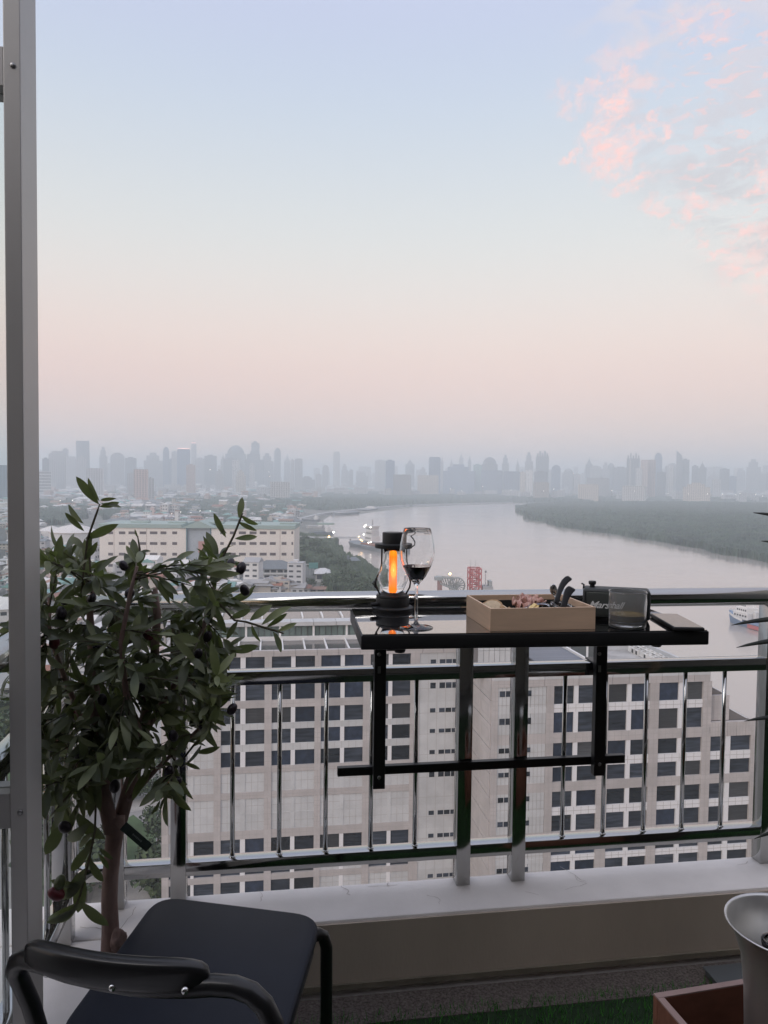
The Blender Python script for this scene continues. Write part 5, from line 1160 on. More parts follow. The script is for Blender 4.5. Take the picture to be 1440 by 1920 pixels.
# ---- wooden food box
BR = R(-3.2)
bl_ = onT(919, 1184); br_ = onT(1116, 1179.8); BW = (br_-bl_).length; 
bx_ = (br_-bl_).normalized(); by_ = Vector((-bx_.y, bx_.x, 0)); brot = math.atan2(bx_.y, bx_.x)
blb = onT(863, 1153.5); BD = (blb-bl_).dot(by_); BD = min(BD, .2)
m_wood = mat('pale_birch_wood', (.66,.47,.33), .55, var=.10, vscale=5, aniso=(1,1,9), bump=.0002, bscale=60)
box = thing('wooden_food_box', 'shallow square pale wood box filled with bread, ham and a plastic cup', 'box', bl_ , rz=brot)
bh = (1184-1141)*sc_at(bl_); wt = .005
MB().box(0,BW,0,wt,0,bh).build('front_wall', m_wood, box, bevel=.0006)
MB().box(0,BW,BD-wt,BD,0,bh).build('back_wall', m_wood, box, bevel=.0006)
MB().box(.0002,wt,wt+.0002,BD-wt-.0002,0,bh-.0002).build('side_wall', m_wood, box, bevel=.0006)
MB().box(BW-wt,BW-.0002,wt+.0002,BD-wt-.0002,0,bh-.0002).build('side_wall', m_wood, box, bevel=.0006)
MB().box(wt+.0003,BW-wt-.0003,wt+.0003,BD-wt-.0003,.001,.006).build('bottom', m_wood, box)
m_liner = mat('black_paper', (.02,.022,.022), .7)
lm = MB()
lm.box(wt+.0006,BW-wt-.0006,BD-wt-.0016,BD-wt-.0006,.0062,bh-.013); lm.box(wt+.0006,BW-wt-.0006,wt+.0006,BD-wt-.0018,.0062,.0075)
lm.box(wt+.0006,wt+.0016,wt+.001,BD-wt-.002,.0077,bh-.016); lm.box(BW-wt-.0016,BW-wt-.0006,wt+.001,BD-wt-.002,.0077,bh-.016)
lm.build('paper_liner', m_liner, box)
def BXW(u, v, z): return box.location + bx_*u + by_*v + Vector((0,0,z))
m_crust = mat('bread_crust', (.42,.24,.12), .8, var=.25, vscale=60, bump=.0006, bscale=220, col2=(.58,.40,.24))
m_crumb = mat('bread_crumb', (.66,.53,.37), .9, var=.12, vscale=120, bump=.001, bscale=260)
def blob(name, mats, rx, ry, rz, seed, amp=.12, parent=None, squash=None, sub=3):
    bm = bmesh.new(); bmesh.ops.create_icosphere(bm, subdivisions=sub, radius=1)
    for v in bm.verts:
        n_ = mnoise.noise(v.co*1.7 + Vector((seed,seed*.7,0)))
        k_ = 1+amp*n_*2; v.co = Vector((v.co.x*rx*k_, v.co.y*ry*k_, v.co.z*rz*k_))
    me = bpy.data.meshes.new(name); bm.to_mesh(me); bm.free()
    for m_ in (mats if isinstance(mats,(list,tuple)) else [mats]): me.materials.append(m_)
    me.polygons.foreach_set('use_smooth', [True]*len(me.polygons))
    o = bpy.data.objects.new(name, me); sc.collection.objects.link(o)
    if parent: o.parent = parent
    return o
slices = [('leaning round slice of toasted bread next to the left wall of the wooden box', .037, .125, .036, .030, .8), ('half hidden bread slice behind the front wall, second from the box left wall', .028, .055, .030, .030, .4),
          ('small pointed bread slice in the middle of the box beside the cheese', .066, .060, .030, .036, .55), ('flat toast round lying between the pointed slice and the plastic cup', .092, .066, .030, .034, .25)]
for i, (lb, u, v, r_, zc, tl) in enumerate(slices):
    root = thing('bread_slice', lb, 'bread', BXW(u, v, zc-.006), 'bread slices in the wooden box', brot+.3*i)
    d = MB(); n_ = 24; P0 = []; P1 = []
    rr = [r_*(1+.07*mnoise.noise(Vector((math.cos(j/n_*6.28)*1.3+i*3, math.sin(j/n_*6.28)*1.3, 0)))) for j in range(n_)]
    ax = [(math.cos(j/n_*2*math.pi)*rr[j], math.sin(j/n_*2*math.pi)*rr[j]*.72) for j in range(n_)]
    d.prism(ax, -.0045, .0045); c_ = d.build('crust', m_crust, root, bevel=.0015, smooth=True); c_.rotation_euler = (tl*.9, -tl*.7, i*.7)
    d = MB(); d.prism([(x*.88, y*.88) for x, y in ax], -.0048, .0048); c2 = d.build('crumb', m_crumb, root, bevel=.001, smooth=True); c2.rotation_euler = (tl*.9, -tl*.7, i*.7)
# stacked crackers along the left front
for i in range(4):
    q_ = BXW(.018+.012*i, .045+.004*i, .026); o = MB().prism([(.017*math.cos(a_*math.pi/8), .017*math.sin(a_*math.pi/8)) for a_ in range(16)], -.0018, .0018).build('cracker', m_crust, None, bevel=.0008)
    o.location = q_; o.rotation_euler = (.25, 1.05, brot); tag(o, ['round cracker nearest the left front corner of the wooden box','second round cracker in the leaning row by the box corner','third round cracker in the leaning row by the box corner','last round cracker of the leaning row, touching the bread'][i], 'cracker', 'crackers leaning in the wooden box')
m_cheese = mat('yellow_cheese', (.80,.60,.26), .45, var=.06, vscale=40)
for i, (u, v, z_, a_) in enumerate(((.098,.030,.036,.5),(.105,.040,.040,.2),(.112,.028,.037,.9))):
    o = MB().obox((0,0,0), (.020,0,.006), (0,.006,0), (0,0,.0022)).build('cheese_stick', m_cheese, None, bevel=.0008); o.location = BXW(u, v, z_); o.rotation_euler = (.1, -.35, brot+a_)
    tag(o, ['yellow cheese stick nearest the bread in the wooden box', 'upper yellow cheese stick crossing the other two', 'yellow cheese stick nearest the plastic cup'][i], 'cheese', 'cheese sticks in the box')
m_ham = mat('cured_ham', (.44,.19,.16), .4, col2=(.70,.46,.38), vscale=90, detail=3, spec=.6)
for i, (u, v, z_, r_) in enumerate(((.118,.105,.040,.030),(.146,.125,.046,.030),(.132,.145,.044,.026))):
    d = MB(); nu, nv = 26, 8; V = []; Fc = []
    for a_ in range(nu):
        for b_ in range(nv):
            uu = (a_/(nu-1)-.5)*2*r_; vv = (b_/(nv-1)-.5)*.024
            V.append((uu, vv+.006*math.sin(a_*1.1+i), .008*math.sin(a_*.95+i*2)*(1+.5*math.sin(b_)) + .004*math.sin(b_*1.2+a_*.3)))
    for a_ in range(nu-1):
        for b_ in range(nv-1): Fc.append((a_*nv+b_, (a_+1)*nv+b_, (a_+1)*nv+b_+1, a_*nv+b_+1))
    d.add(V, Fc); o = d.build('ham_slice', m_ham, None, smooth=True); md = o.modifiers.new('th', 'SOLIDIFY'); md.thickness = .0014
    o.location = BXW(u, v, z_); o.rotation_euler = (.35, .1, brot+i*.4); tag(o, ['folded slice of dark cured ham just behind the plastic cup', 'ruffled pink ham slice standing highest in the box', 'folded ham slice against the black lined back wall'][i], 'ham', 'ham slices in the box')
# bed of crinkled paper / nibbles under the food
rngb = random.Random(3)
d = MB()
for i in range(46):
    u, v = rngb.uniform(.015, BW-.02), rngb.uniform(.015, BD-.02); r_ = rngb.uniform(.006,.013); zz = rngb.uniform(.014,.024)
    pts = [(r_*rngb.uniform(.7,1.2)*math.cos(a_*1.047), r_*rngb.uniform(.7,1.2)*math.sin(a_*1.047)) for a_ in range(6)]
    c0 = Vector((u, v, zz)); tlt = Vector((rngb.uniform(-.5,.5), rngb.uniform(-.5,.5), 1)).normalized(); q_ = tlt.to_track_quat('Z','Y')
    d.add([c0 + q_ @ Vector((x, y, -.002)) for x, y in pts] + [c0 + q_ @ Vector((x, y, .002)) for x, y in pts], [tuple(reversed(range(6))), tuple(range(6,12))] + [(j,(j+1)%6,6+(j+1)%6,6+j) for j in range(6)])
nb_ = d.build('nuts_and_crisps', m_crust, None); nb_.location = box.location; nb_.rotation_euler = (0,0,brot); tag(nb_, 'loose layer of brown nuts and crisps covering the box bottom', 'snacks', None, 'stuff')
# plastic cup lying with a rim toward us, second cup right
m_clear = glassmat('clear_plastic', (.97,.96,1), .08, 1.25)
def cup(lb, u, v, z_, r_, hh, rot):
    d = MB(); p_ = [(r_*.78,0),(r_*.98,hh-.003),(r_*1.06,hh-.003),(r_*1.06,hh),(r_*.96,hh),(r_*.75,.001),(0,.001),(0,0)]
    d.lathe(p_, n=32); o = d.build('plastic_cup', m_clear, None, smooth='auto'); o.location = BXW(u, v, z_); o.rotation_euler = rot; tag(o, lb, 'cup', 'clear plastic cups in the box'); return o
cup('clear plastic dip cup tilted over the cheese in the middle of the box', .135, .058, .018, .029, .026, (.10,-.24,0))
cup('clear plastic cup standing against the right wall of the box', .196, .085, .012, .024, .034, (.15,.1,0))
# knives and spoon
def knife(lb, px0, py0, px1, py1, dep0, dep1, w0, w1):
    a = dp(px0, py0, dep0); c = dp(px1, py1, dep1); ax = (c-a); Ln = ax.length; ax.normalize(); side = ax.cross(fwd).normalized(); th_ = ax.cross(side).normalized()
    root = thing('cheese_knife', lb, 'knife', a, 'black handled knives in the box')
    secs = [(0,w0),(.15,w0*.95),(.4,w0*1.0),(.62,w1*.95),(.8,w1*1.12),(.92,w1*1.18),(.98,w1*.95),(1,w1*.55)]
    bend = [0,-.02,-.045,-.05,-.03,.01,.035,.045]; V = []; Fc = []
    for (t_, w_), bd in zip(secs, bend):
        c_ = ax*(Ln*t_) + side*(-bd*Ln)
        for sx, sy in ((-1,-1),(1,-1),(1,1),(-1,1)): V.append(c_ + side*(w_/2*sx) + th_*(.0035*sy*(1 if t_ < 1 else .5)))
    K = len(secs)
    for i in range(K-1):
        for j in range(4): Fc.append((i*4+j, i*4+(j+1)%4, (i+1)*4+(j+1)%4, (i+1)*4+j))
    Fc += [(3,2,1,0), tuple((K-1)*4+j for j in range(4))]
    d = MB(); d.add(V, Fc); hnd = d.build('handle', m_lblk, root, bevel=.0012, bseg=2, smooth=True)
    d = MB(); e0 = -ax*.006; d.add([e0-side*.003, e0+side*.009, side*.005, -side*.005, e0-side*.003+th_*.001, e0+side*.009+th_*.001, side*.005+th_*.001, -side*.005+th_*.001], [(0,1,2,3),(7,6,5,4),(0,4,5,1),(1,5,6,2),(2,6,7,3),(3,7,4,0)])
    d.build('blade', m_screw, root)
knife('longer black handled knife sticking highest out of the wooden box', 1042, 1132, 1066, 1081, 1.74, 1.80, .0115, .014)
knife('shorter black handled knife standing right of the longer one in the box', 1056, 1141, 1071, 1101, 1.70, 1.73, .014, .0175)
sp = thing('spoon', 'silver spoon standing bowl up behind the black knives', 'spoon', dp(1044, 1122, 1.80)); m_silver = mat('brushed_silver', (.6,.6,.6), .25, metal=1)
d = MB(); V = []; Fc = []; nu, nv = 10, 14
for i in range(nu+1):
    rr = i/nu
    for j in range(nv): a_ = j/nv*2*math.pi; V.append((.0085*rr*math.cos(a_), -.0035*(1-rr*rr)+.0, .0125*rr*math.sin(a_)*(1.05)))
for i in range(nu):
    for j in range(nv): Fc.append((i*nv+j, i*nv+(j+1)%nv, (i+1)*nv+(j+1)%nv, (i+1)*nv+j))
d.add(V, Fc); bo = d.build('bowl', m_silver, sp, smooth=True); bo.location = dp(1037.5, 1105, 1.82)-sp.location; bo.rotation_euler = (0,-.12,-.1); md = bo.modifiers.new('t','SOLIDIFY'); md.thickness = .0012
d = MB(); p0 = dp(1038.5, 1115, 1.82)-sp.location; d.tube([p0, p0*.5+Vector((.001,0,-.002)), (.004,-.01,-.035)], [.0025,.002,.0028], n=8); d.build('stem', m_silver, sp, smooth=True)

# ---- speaker
sa = onT(1093, 1156); 
s_c = onT(1154, 1160); spw = .158; srot = R(-24)
m_spk = mat('black_leatherette', (.035,.038,.038), .6, bump=.0004, bscale=600)
spk = thing('portable_speaker', 'dark portable speaker with perforated grille and white script lettering, behind the tumbler', 'speaker', s_c, rz=srot)
d = MB().box(-spw/2, spw/2, -.032, .032, .003, .076); d.build('body', m_spk, spk, bevel=.008, bseg=4, smooth=True)
gmt = mat('speaker_grille', (.045,.05,.048), .45, metal=.6)
tt = gmt.node_tree; vo = tt.nodes.new('ShaderNodeTexVoronoi'); vo.inputs['Scale'].default_value = 420; vo.inputs['Randomness'].default_value = 0
oc = tt.nodes.new('ShaderNodeTexCoord'); tt.links.new(oc.outputs['Object'], vo.inputs['Vector']); r_ = tt.nodes.new('ShaderNodeMapRange'); tt.links.new(vo.outputs[0], r_.inputs[0]); r_.inputs[1].default_value = .25; r_.inputs[2].default_value = .42
mm = tt.nodes.new('ShaderNodeMix'); mm.data_type = 'RGBA'; tt.links.new(r_.outputs[0], mm.inputs[0]); mm.inputs[6].default_value = (.004,.004,.004,1); mm.inputs[7].default_value = (.09,.10,.095,1); tt.links.new(mm.outputs[2], tt.nodes['Principled BSDF'].inputs['Base Color'])
MB().box(-spw/2+.006, spw/2-.006, -.0345, -.0315, .010, .070).build('grille', gmt, spk, bevel=.004, bseg=3, smooth=True)
kb = MB(); kb.lathe([(0,0),(.006,0),(.006,.006),(.0085,.007),(.0092,.010),(.0092,.014),(.008,.0155),(0,.0155)], n=20); ko = kb.build('control_knob', m_lblk, spk, smooth='auto'); ko.location = (-spw/2+.022, 0, .0758)
kb = MB(); kb.tube([(-spw/2+.001,0,.070),(-spw/2+.002,0,.081),(-spw/2-.004,0,.084)], .0022, n=8); kb.build('strap_stud', m_lblk, spk, smooth=True)
for sx in (-1,1):
    for sy in (-1,1): f_ = MB().box(sx*.06-.008, sx*.06+.008, sy*.02-.005, sy*.02+.005, 0, .0035).build('foot', m_liner, spk)
fc = bpy.data.curves.new('lettering', 'FONT'); fc.body = 'Marshall'; fc.size = .0235; fc.shear = .45; fc.extrude = .0006; fc.offset = .00025; fc.space_character = .92
fo = bpy.data.objects.new('tmp_text', fc); sc.collection.objects.link(fo); bpy.context.view_layer.update()
me = bpy.data.meshes.new_from_object(fo.evaluated_get(bpy.context.evaluated_depsgraph_get())); bpy.data.objects.remove(fo)
me.materials.clear(); me.materials.append(mat('white_lettering', (.8,.8,.78), .4)); xs = [v.co.x for v in me.vertices]; wd = max(xs)-min(xs)
lo_ = bpy.data.objects.new('lettering', me); sc.collection.objects.link(lo_); lo_.parent = spk; lo_.rotation_euler = (R(90),R(-0),0); lo_.location = (-.066, -.0352, .030); lo_.scale = (.085/wd, 1, 1)

# ---- whisky tumbler
gc = onT(1175.5, 1176); s = sc_at(gc); h = lambda y: (1176-y)*s
tg = thing('whisky_tumbler', 'straight round tumbler with an inch of amber liquor in front of the speaker', 'glass', gc)
ro = 33.8*s; rt = 34.8*s; Hh = (1176-1107.5)*s
pr = [(0,0),(ro*.90,0),(ro*.98,.003),(ro,.008),(ro,.010),(ro+(rt-ro)*.5,Hh*.5),(rt,Hh-.004),(rt,Hh-.001),(rt-.0008,Hh),(rt-.0022,Hh-.001),(rt-.0022,Hh-.004),(ro+(rt-ro)*.5-.0024,Hh*.5),(ro-.0026,.0215),(ro-.0026,.0195),(ro-.005,.0165),(0,.0155)]
m_tumb = glassmat('tumbler_glass', (.97,.98,.98), .015, 1.45); m_tumb.node_tree.nodes['Principled BSDF'].inputs['Transmission Weight'].default_value = .9
MB().lathe(pr, n=56).build('glass', m_tumb, tg, smooth=True)
m_whisky = glassmat('amber_liquor', (.55,.37,.13), 0, 1.35); m_whisky.node_tree.nodes['Principled BSDF'].inputs['Transmission Weight'].default_value = .35
zl = .0155+.0155
MB().lathe([(0,.0157),(ro-.0052,.0167),(ro-.0029,.0197),(ro-.0028,.0215),(ro-.0026,zl),(0,zl)], n=56).build('liquor', m_whisky, tg, smooth='auto')

# ---- phone
q = [onT(1218,1150,TZ+.009), onT(1271,1151,TZ+.009), onT(1321,1176,TZ+.009), onT(1264,1177.5,TZ+.009)]
pc = sum(q, Vector())/4; ly = ((q[0]+q[1])/2-(q[2]+q[3])/2); pl_ = ly.length; prot = math.atan2(ly.y, ly.x)-math.pi/2; pwid = ((q[1]-q[0]).length+(q[2]-q[3]).length)/2*.96
ph = thing('phone', 'dark smartphone in a black case lying face up at the right end of the table', 'phone', (pc.x, pc.y, TZ), rz=prot)
MB().box(-pwid/2, pwid/2, -pl_/2, pl_/2, 0.0004, .0092).build('case', m_lblk, ph, bevel=.003, bseg=3, smooth=True)
MB().box(-pwid/2+.003, pwid/2-.003, -pl_/2+.003, pl_/2-.003, .0088, .0097).build('screen', mat('phone_screen', (.02,.022,.026), .06, spec=.6), ph)
# thing it leans beside: a charger cable end

# ================================================================== CHAIR
m_seat = mat('navy_black_seat', (.009,.012,.022), .55, spec=.3, bump=.0002, bscale=500, var=.15, vscale=8)
m_tube = mat('black_tube', (.012,.012,.013), .33, coat=.2)
SZ = .42
ch = thing('black_chair', 'black metal chair with dark navy seat, seen from behind at the bottom left', 'chair', (hZ(400,1850,SZ).x, hZ(400,1850,SZ).y, 0))
CL = ch.location
A = [hZ(296,1678,SZ), hZ(604,1716,SZ), hZ(520,1990,SZ), hZ(95,1950,SZ)]      # far left, far right, near right, near left
def rounded(P, r, n=8):
    out = []
    K = len(P)
    for i in range(K):
        p0, p1, p2 = P[i-1], P[i], P[(i+1)%K]; a = p1 + (p0-p1).normalized()*r; c = p1 + (p2-p1).normalized()*r
        for j in range(n+1):
            t_ = j/n; out.append((a*(1-t_)**2 + p1*2*t_*(1-t_) + c*t_*t_))
    return out
RP = rounded([v.copy() for v in A], .060)
RP = [(v.x-CL.x, v.y-CL.y) for v in RP]
ar = sum(RP[i][0]*RP[(i+1)%len(RP)][1]-RP[(i+1)%len(RP)][0]*RP[i][1] for i in range(len(RP)))
if ar < 0: RP.reverse()
MB().prism(RP, SZ-.022, SZ).build('seat', m_seat, ch, bevel=.006, bseg=3, smooth=True)
cen = sum(A, Vector())/4
def inset(v, k_=.93, z_=None):
    p = cen + (v-cen)*k_; return Vector((p.x-CL.x, p.y-CL.y, SZ-.035 if z_ is None else z_))
# seat frame tube
fp = [inset(v) for v in rounded([v.copy() for v in A], .08)]; fp.append(fp[0])
MB().tube(fp, .010, n=10, cap=False).build('seat_frame', m_tube, ch, smooth=True)
# far legs: tube rises outside the seat corner, bends over under the seat
def leg(c, out_, foot):
    c = Vector(c); pts = [c - out_*.10 + Vector((0,0,0)), c + Vector((0,0,.0)), c + out_*.010 + Vector((0,0,-.008)), c + out_*.019 + Vector((0,0,-.035)), foot]
    return pts
for idx, (pxl, pyl) in ((1,(588,1800)),(0,None or (300,1760))):
    c = inset(A[idx], .97, SZ-.035); o_dir = Vector(((A[idx]-cen).x, (A[idx]-cen).y, 0)).normalized()
    foot = c + o_dir*.022; foot.z = .0
    MB().tube(leg(c, o_dir, foot), .0125, n=12).build('leg', m_tube, ch, smooth=True)
# backrest: pad and hoop
BDp = .97
def bp(px, py, d): return dp(px, py, d)-CL
pad_top = [(48,1757),(80,1768),(130,1782),(190,1793),(250,1799),(310,1802),(360,1803),(398,1806)]
deps = [1.03,1.01,.99,.98,.97,.965,.965,.97]
V = []; Fc = []; n_ = 12
segs = len(pad_top)
for i, ((px, py), d_) in enumerate(zip(pad_top, deps)):
    hh = .022; th_ = .013
    endk = 1 if 0 < i < segs-1 else .78
    c = bp(px, py+ 27*(1 if i else .9), d_)
    t_ = (bp(*pad_top[min(i+1,segs-1)], deps[min(i+1,segs-1)]) - bp(*pad_top[max(i-1,0)], deps[max(i-1,0)])).normalized()
    up_ = Vector((0,0,1)); sd_ = t_.cross(up_).normalized()
    for j in range(n_):
        a_ = 2*math.pi*j/n_; ca, sa_ = math.cos(a_), math.sin(a_)
        ca = math.copysign(abs(ca)**.6, ca); sa_ = math.copysign(abs(sa_)**.6, sa_)
        V.append(c + sd_*(ca*th_*endk) + up_*(sa_*hh*endk))
for i in range(segs-1):
    for j in range(n_): Fc.append((i*n_+j, i*n_+(j+1)%n_, (i+1)*n_+(j+1)%n_, (i+1)*n_+j))
Fc += [tuple(reversed(range(n_))), tuple((segs-1)*n_+j for j in range(n_))]
d = MB(); d.add(V, Fc); d.build('backrest', m_tube, ch, smooth=True, sub=1)
hoop_px = [(96,2040,1.13),(82,1985,1.12),(72,1930,1.11),(57,1880,1.10),(38,1838,1.085),(28,1818,1.075),(33,1803,1.06),(50,1797,1.045),(80,1805,1.02),(130,1822,1.0),(190,1836,.985),(250,1846,.975),(310,1850,.97),(360,1850,.968),(400,1847,.965),(440,1850,.96),(472,1862,.955),(495,1885,.95),(512,1920,.95),(525,1975,.95),(532,2040,.95)]
hp = [bp(*v) for v in hoop_px]
MB().tube(hp, .0135, n=14).build('back_hoop', m_tube, ch, smooth=True)
pl_p = [(90,1808,1.03),(150,1827,1.008),(220,1842,.993),(300,1849,.983),(380,1847,.98)]
# rivets
for (px, py, d_) in ((88,1825,1.006),(211,1851,.966),(347,1857,.950)):
    r_ = MB(); r_.lathe([(0,.0045),(.0025,.0042),(.0045,.0025),(.0052,0),(.0052,-.003)], n=14); so = r_.build('rivet', mat('rivet_chrome%d'%px if False else 'rivet_chrome', (.7,.7,.7), .2, metal=1) if 'rivet_chrome' not in MAT else MAT['rivet_chrome'], ch, smooth=True)
    so.location = bp(px, py, d_); so.rotation_euler = (R(90),0,0)
# near legs continue down from the hoop
for p_ in (hp[0], hp[-1]):
    MB().tube([p_, Vector((p_.x, p_.y-.03, .0))], .0125, n=12).build('leg', m_tube, ch, smooth=True)

# ================================================================== ICE BUCKET, CRATE, SLAB
m_crate = mat('reddish_crate_wood', (.20,.085,.055), .6, var=.25, vscale=7, aniso=(1,9,3), bump=.0004, bscale=40)
m_crate_top = mat('pale_crate_edge', (.36,.25,.23), .65, var=.12, vscale=10)
KZ = .30
k0 = hZ(1225,1862,KZ); kx = hZ(1405,1833,KZ); kd = (kx-k0); kd.z = 0; kd.normalize(); kn = Vector((kd.y, -kd.x, 0)); krot = math.atan2(kd.y, kd.x)
cr_ = thing('wooden_crate', 'reddish wooden crate with thick pale top edges at the bottom right', 'crate', (k0.x, k0.y, 0), rz=krot)
kw = .014; KL, KWd = .52, .42
for nm, bx4 in (('back_board', (0,KL,-kw,0)), ('front_board', (0,KL,-KWd,-KWd+kw)), ('side_board', (0,kw,-KWd+kw+.0006,-kw-.0006)), ('side_board', (KL-kw,KL,-KWd+kw+.0006,-kw-.0006))):
    MB().box(bx4[0],bx4[1],bx4[2],bx4[3],.001,KZ-.0035).build(nm, m_crate, cr_, bevel=.001)
    MB().box(bx4[0],bx4[1],bx4[2],bx4[3],KZ-.0033,KZ).build('edge_band', m_crate_top, cr_, bevel=.0008)
MB().box(kw+.001,KL-kw-.001,-KWd+kw+.001,-kw-.001,.012,.024).build('bottom', m_crate, cr_)
m_steelb = mat('brushed_bucket_steel', (.74,.73,.71), .42, metal=1, bump=.0001, bscale=30, aniso=(1,1,30), rvar=.08, vscale=12)
bc = dp(1478, 1735, 1.36); br0 = 110*1.36/F_PX; zb0 = .0245
bk = thing('ice_bucket', 'flared brushed steel ice bucket standing in the wooden crate', 'ice bucket', (bc.x, bc.y, zb0))
hb = bc.z-zb0
pb = [(0,.0),(br0*.52,0),(br0*.56,.004),(br0*.60,hb*.4),(br0*.655,hb*.72),(br0*.72,hb*.86),(br0*.86,hb*.955),(br0*.97,hb*.992),(br0*1.0,hb),(br0*.985,hb+.002),(br0*.95,hb-.003),(br0*.83,hb*.94),(br0*.69,hb*.85),(br0*.63,hb*.70),(br0*.575,hb*.4),(br0*.53,.006),(0,.006)]
MB().lathe(pb, n=64).build('body', m_steelb, bk, smooth=True)
m_ice = glassmat('clear_bottle_glass', (.93,.95,.94), .02)
bt = thing('glass_bottle', 'clear glass bottle leaning inside the steel ice bucket', 'bottle', (bc.x+.008, bc.y, zb0+.008))
d = MB(); d.lathe([(0,0),(.034,0),(.037,.004),(.037,hb*.62),(.034,hb*.72),(.018,hb*.84),(.0145,hb*.90),(.0145,hb*.955),(.0165,hb*.96),(.0165,hb*.985),(.011,hb*.985),(.0115,hb*.90),(.031,hb*.71),(.034,hb*.6),(.034,.006),(0,.006)], n=40)
o = d.build('bottle_glass', m_ice, bt, smooth=True); o.rotation_euler = (.05,-.17,0); o.location = (.02,0,0)
# grey slab behind the crate
g0 = hZ(1330,1842,.06); g1 = hZ(1405,1817,.06)
d = MB(); gx0 = hZ(1327,1826,.035).x; gy0 = hZ(1335,1842,.035).y
sl = thing('planter_box', 'flat grey planter tray on the floor behind the wooden crate', 'planter', (gx0+.01, gy0, .012))
MB().box(0,.62,0,.060,0,.016).build('tray_body', mat('grey_plastic', (.10,.11,.115), .6), sl, bevel=.003)
MB().box(-.005,.625,-.004,.064,.0165,.022).build('tray_rim', MAT['grey_plastic'], sl, bevel=.002)

# ---- spiky plant whose blade tips reach in from the right
m_spike = mat('dark_blade_leaf', (.018,.022,.016), .5, var=.3, vscale=20)
spp = thing('spiky_potted_plant', 'spiky dark dracaena whose leaf tips reach in at the right edge', 'potted plant', (dp(1650,1700,1.62).x, dp(1650,1700,1.62).y, 0.012))
PL = spp.location
MB().lathe([(0,0),(.10,0),(.13,.24),(.14,.25),(.14,.27),(.125,.27),(.12,.22),(0,.21)], n=32).build('pot', mat('dark_clay', (.06,.05,.045), .7), spp, smooth='auto')
core_pts = [(0,0,.2),(.01,0,.5),(-.01,.01,.8),(0,0,1.18)]
MB().tube(core_pts, [.022,.019,.017,.013], n=10).build('stem', mat('cane_bark', (.12,.09,.06), .85, var=.3, vscale=40), spp, smooth=True)
tips = [((1413,961,1.55),1.16),((1428,1014,1.56),1.10),((1372,1172,1.55),1.02),((1381,1214,1.55),.98),((1396,1352,1.55),.80),((1414,1573,1.56),.60),((1560,900,1.7),1.2),((1600,820,1.7),1.22),((1700,860,1.7),1.2),((1760,1000,1.6),1.15),((1780,1200,1.6),1.0),((1560,1250,1.5),.9),((1500,1130,1.7),1.05),((1700,1400,1.5),.8)]
for (tp, hz) in tips:
    e1 = dp(*tp)-PL; s0 = Vector((0,0,hz-.05)); mid = (s0+e1)/2 + Vector((0,0,.05))
    V = []; Fc = []; n_ = 14
    for i in range(n_+1):
        t_ = i/n_; c = s0*(1-t_)**2 + mid*2*t_*(1-t_) + e1*t_*t_; tn = ((mid-s0)*(1-t_) + (e1-mid)*t_).normalized(); sd_ = tn.cross(Vector((0,0,1))).normalized()
        w_ = .011*min(1, t_*6+.3)*(1-t_)**.6 + .0003; nn = sd_.cross(tn)
        V += [c - sd_*w_*.6 - nn*w_*.9, c - nn*w_*.12, c + sd_*w_*.6 + nn*w_*.9]
    for i in range(n_): Fc += [(i*3,i*3+1,i*3+4,i*3+3),(i*3+1,i*3+2,i*3+5,i*3+4)]
    d = MB(); d.add(V, Fc); o = d.build('leaf', m_spike, spp, smooth=True); md = o.modifiers.new('t','SOLIDIFY'); md.thickness = .0012

# ================================================================== ARTIFICIAL OLIVE TREE
m_bark = mat('olive_bark', (.19,.12,.105), .85, col2=(.32,.23,.20), vscale=28, aniso=(1,1,.35), bump=.004, bscale=45)
m_leaf = bpy.data.materials.new('olive_leaf'); m_leaf.use_nodes = True; t = m_leaf.node_tree; b = t.nodes['Principled BSDF']; b.inputs['Roughness'].default_value = .45
gm = t.nodes.new('ShaderNodeNewGeometry'); oi = t.nodes.new('ShaderNodeObjectInfo'); mx = t.nodes.new('ShaderNodeMix'); mx.data_type = 'RGBA'; t.links.new(gm.outputs['Backfacing'], mx.inputs[0])
nz_ = t.nodes.new('ShaderNodeTexNoise'); t.links.new(gm.outputs['Position'], nz_.inputs['Vector']); nz_.inputs['Scale'].default_value = 13; nz_.inputs['Detail'].default_value = 4
r2 = t.nodes.new('ShaderNodeValToRGB'); t.links.new(nz_.outputs[0], r2.inputs[0]); r2.color_ramp.elements[0].position = .35; r2.color_ramp.elements[0].color = (.092,.112,.078,1); r2.color_ramp.elements[1].position = .65; r2.color_ramp.elements[1].color = (.23,.25,.14,1)
hs_ = t.nodes.new('ShaderNodeHueSaturation'); mr_ = t.nodes.new('ShaderNodeMapRange'); t.links.new(oi.outputs['Random'], mr_.inputs[0]); mr_.inputs[3].default_value = .55; mr_.inputs[4].default_value = 1.7; t.links.new(mr_.outputs[0], hs_.inputs['Value']); t.links.new(r2.outputs[0], hs_.inputs['Color']); t.links.new(hs_.outputs[0], mx.inputs[6]); mx.inputs[7].default_value = (.24,.245,.16,1); t.links.new(mx.outputs[2], b.inputs['Base Color'])
tl = t.nodes.new('ShaderNodeBsdfTranslucent'); tl.inputs[0].default_value = (.18,.24,.06,1); ms = t.nodes.new('ShaderNodeMixShader'); ms.inputs[0].default_value = .28
t.links.new(b.outputs[0], ms.inputs[1]); t.links.new(tl.outputs[0], ms.inputs[2]); t.links.new(ms.outputs[0], t.nodes['Material Output'].inputs[0])
m_twig = mat('olive_twig', (.09,.08,.05), .8)
m_ol = mat('dark_olive_fruit', (.020,.014,.020), .32, var=.4, vscale=30); m_olr = mat('red_olive_fruit', (.13,.022,.03), .32, var=.3, vscale=30); m_olg = mat('green_olive_fruit', (.07,.085,.035), .35, var=.2, vscale=30)
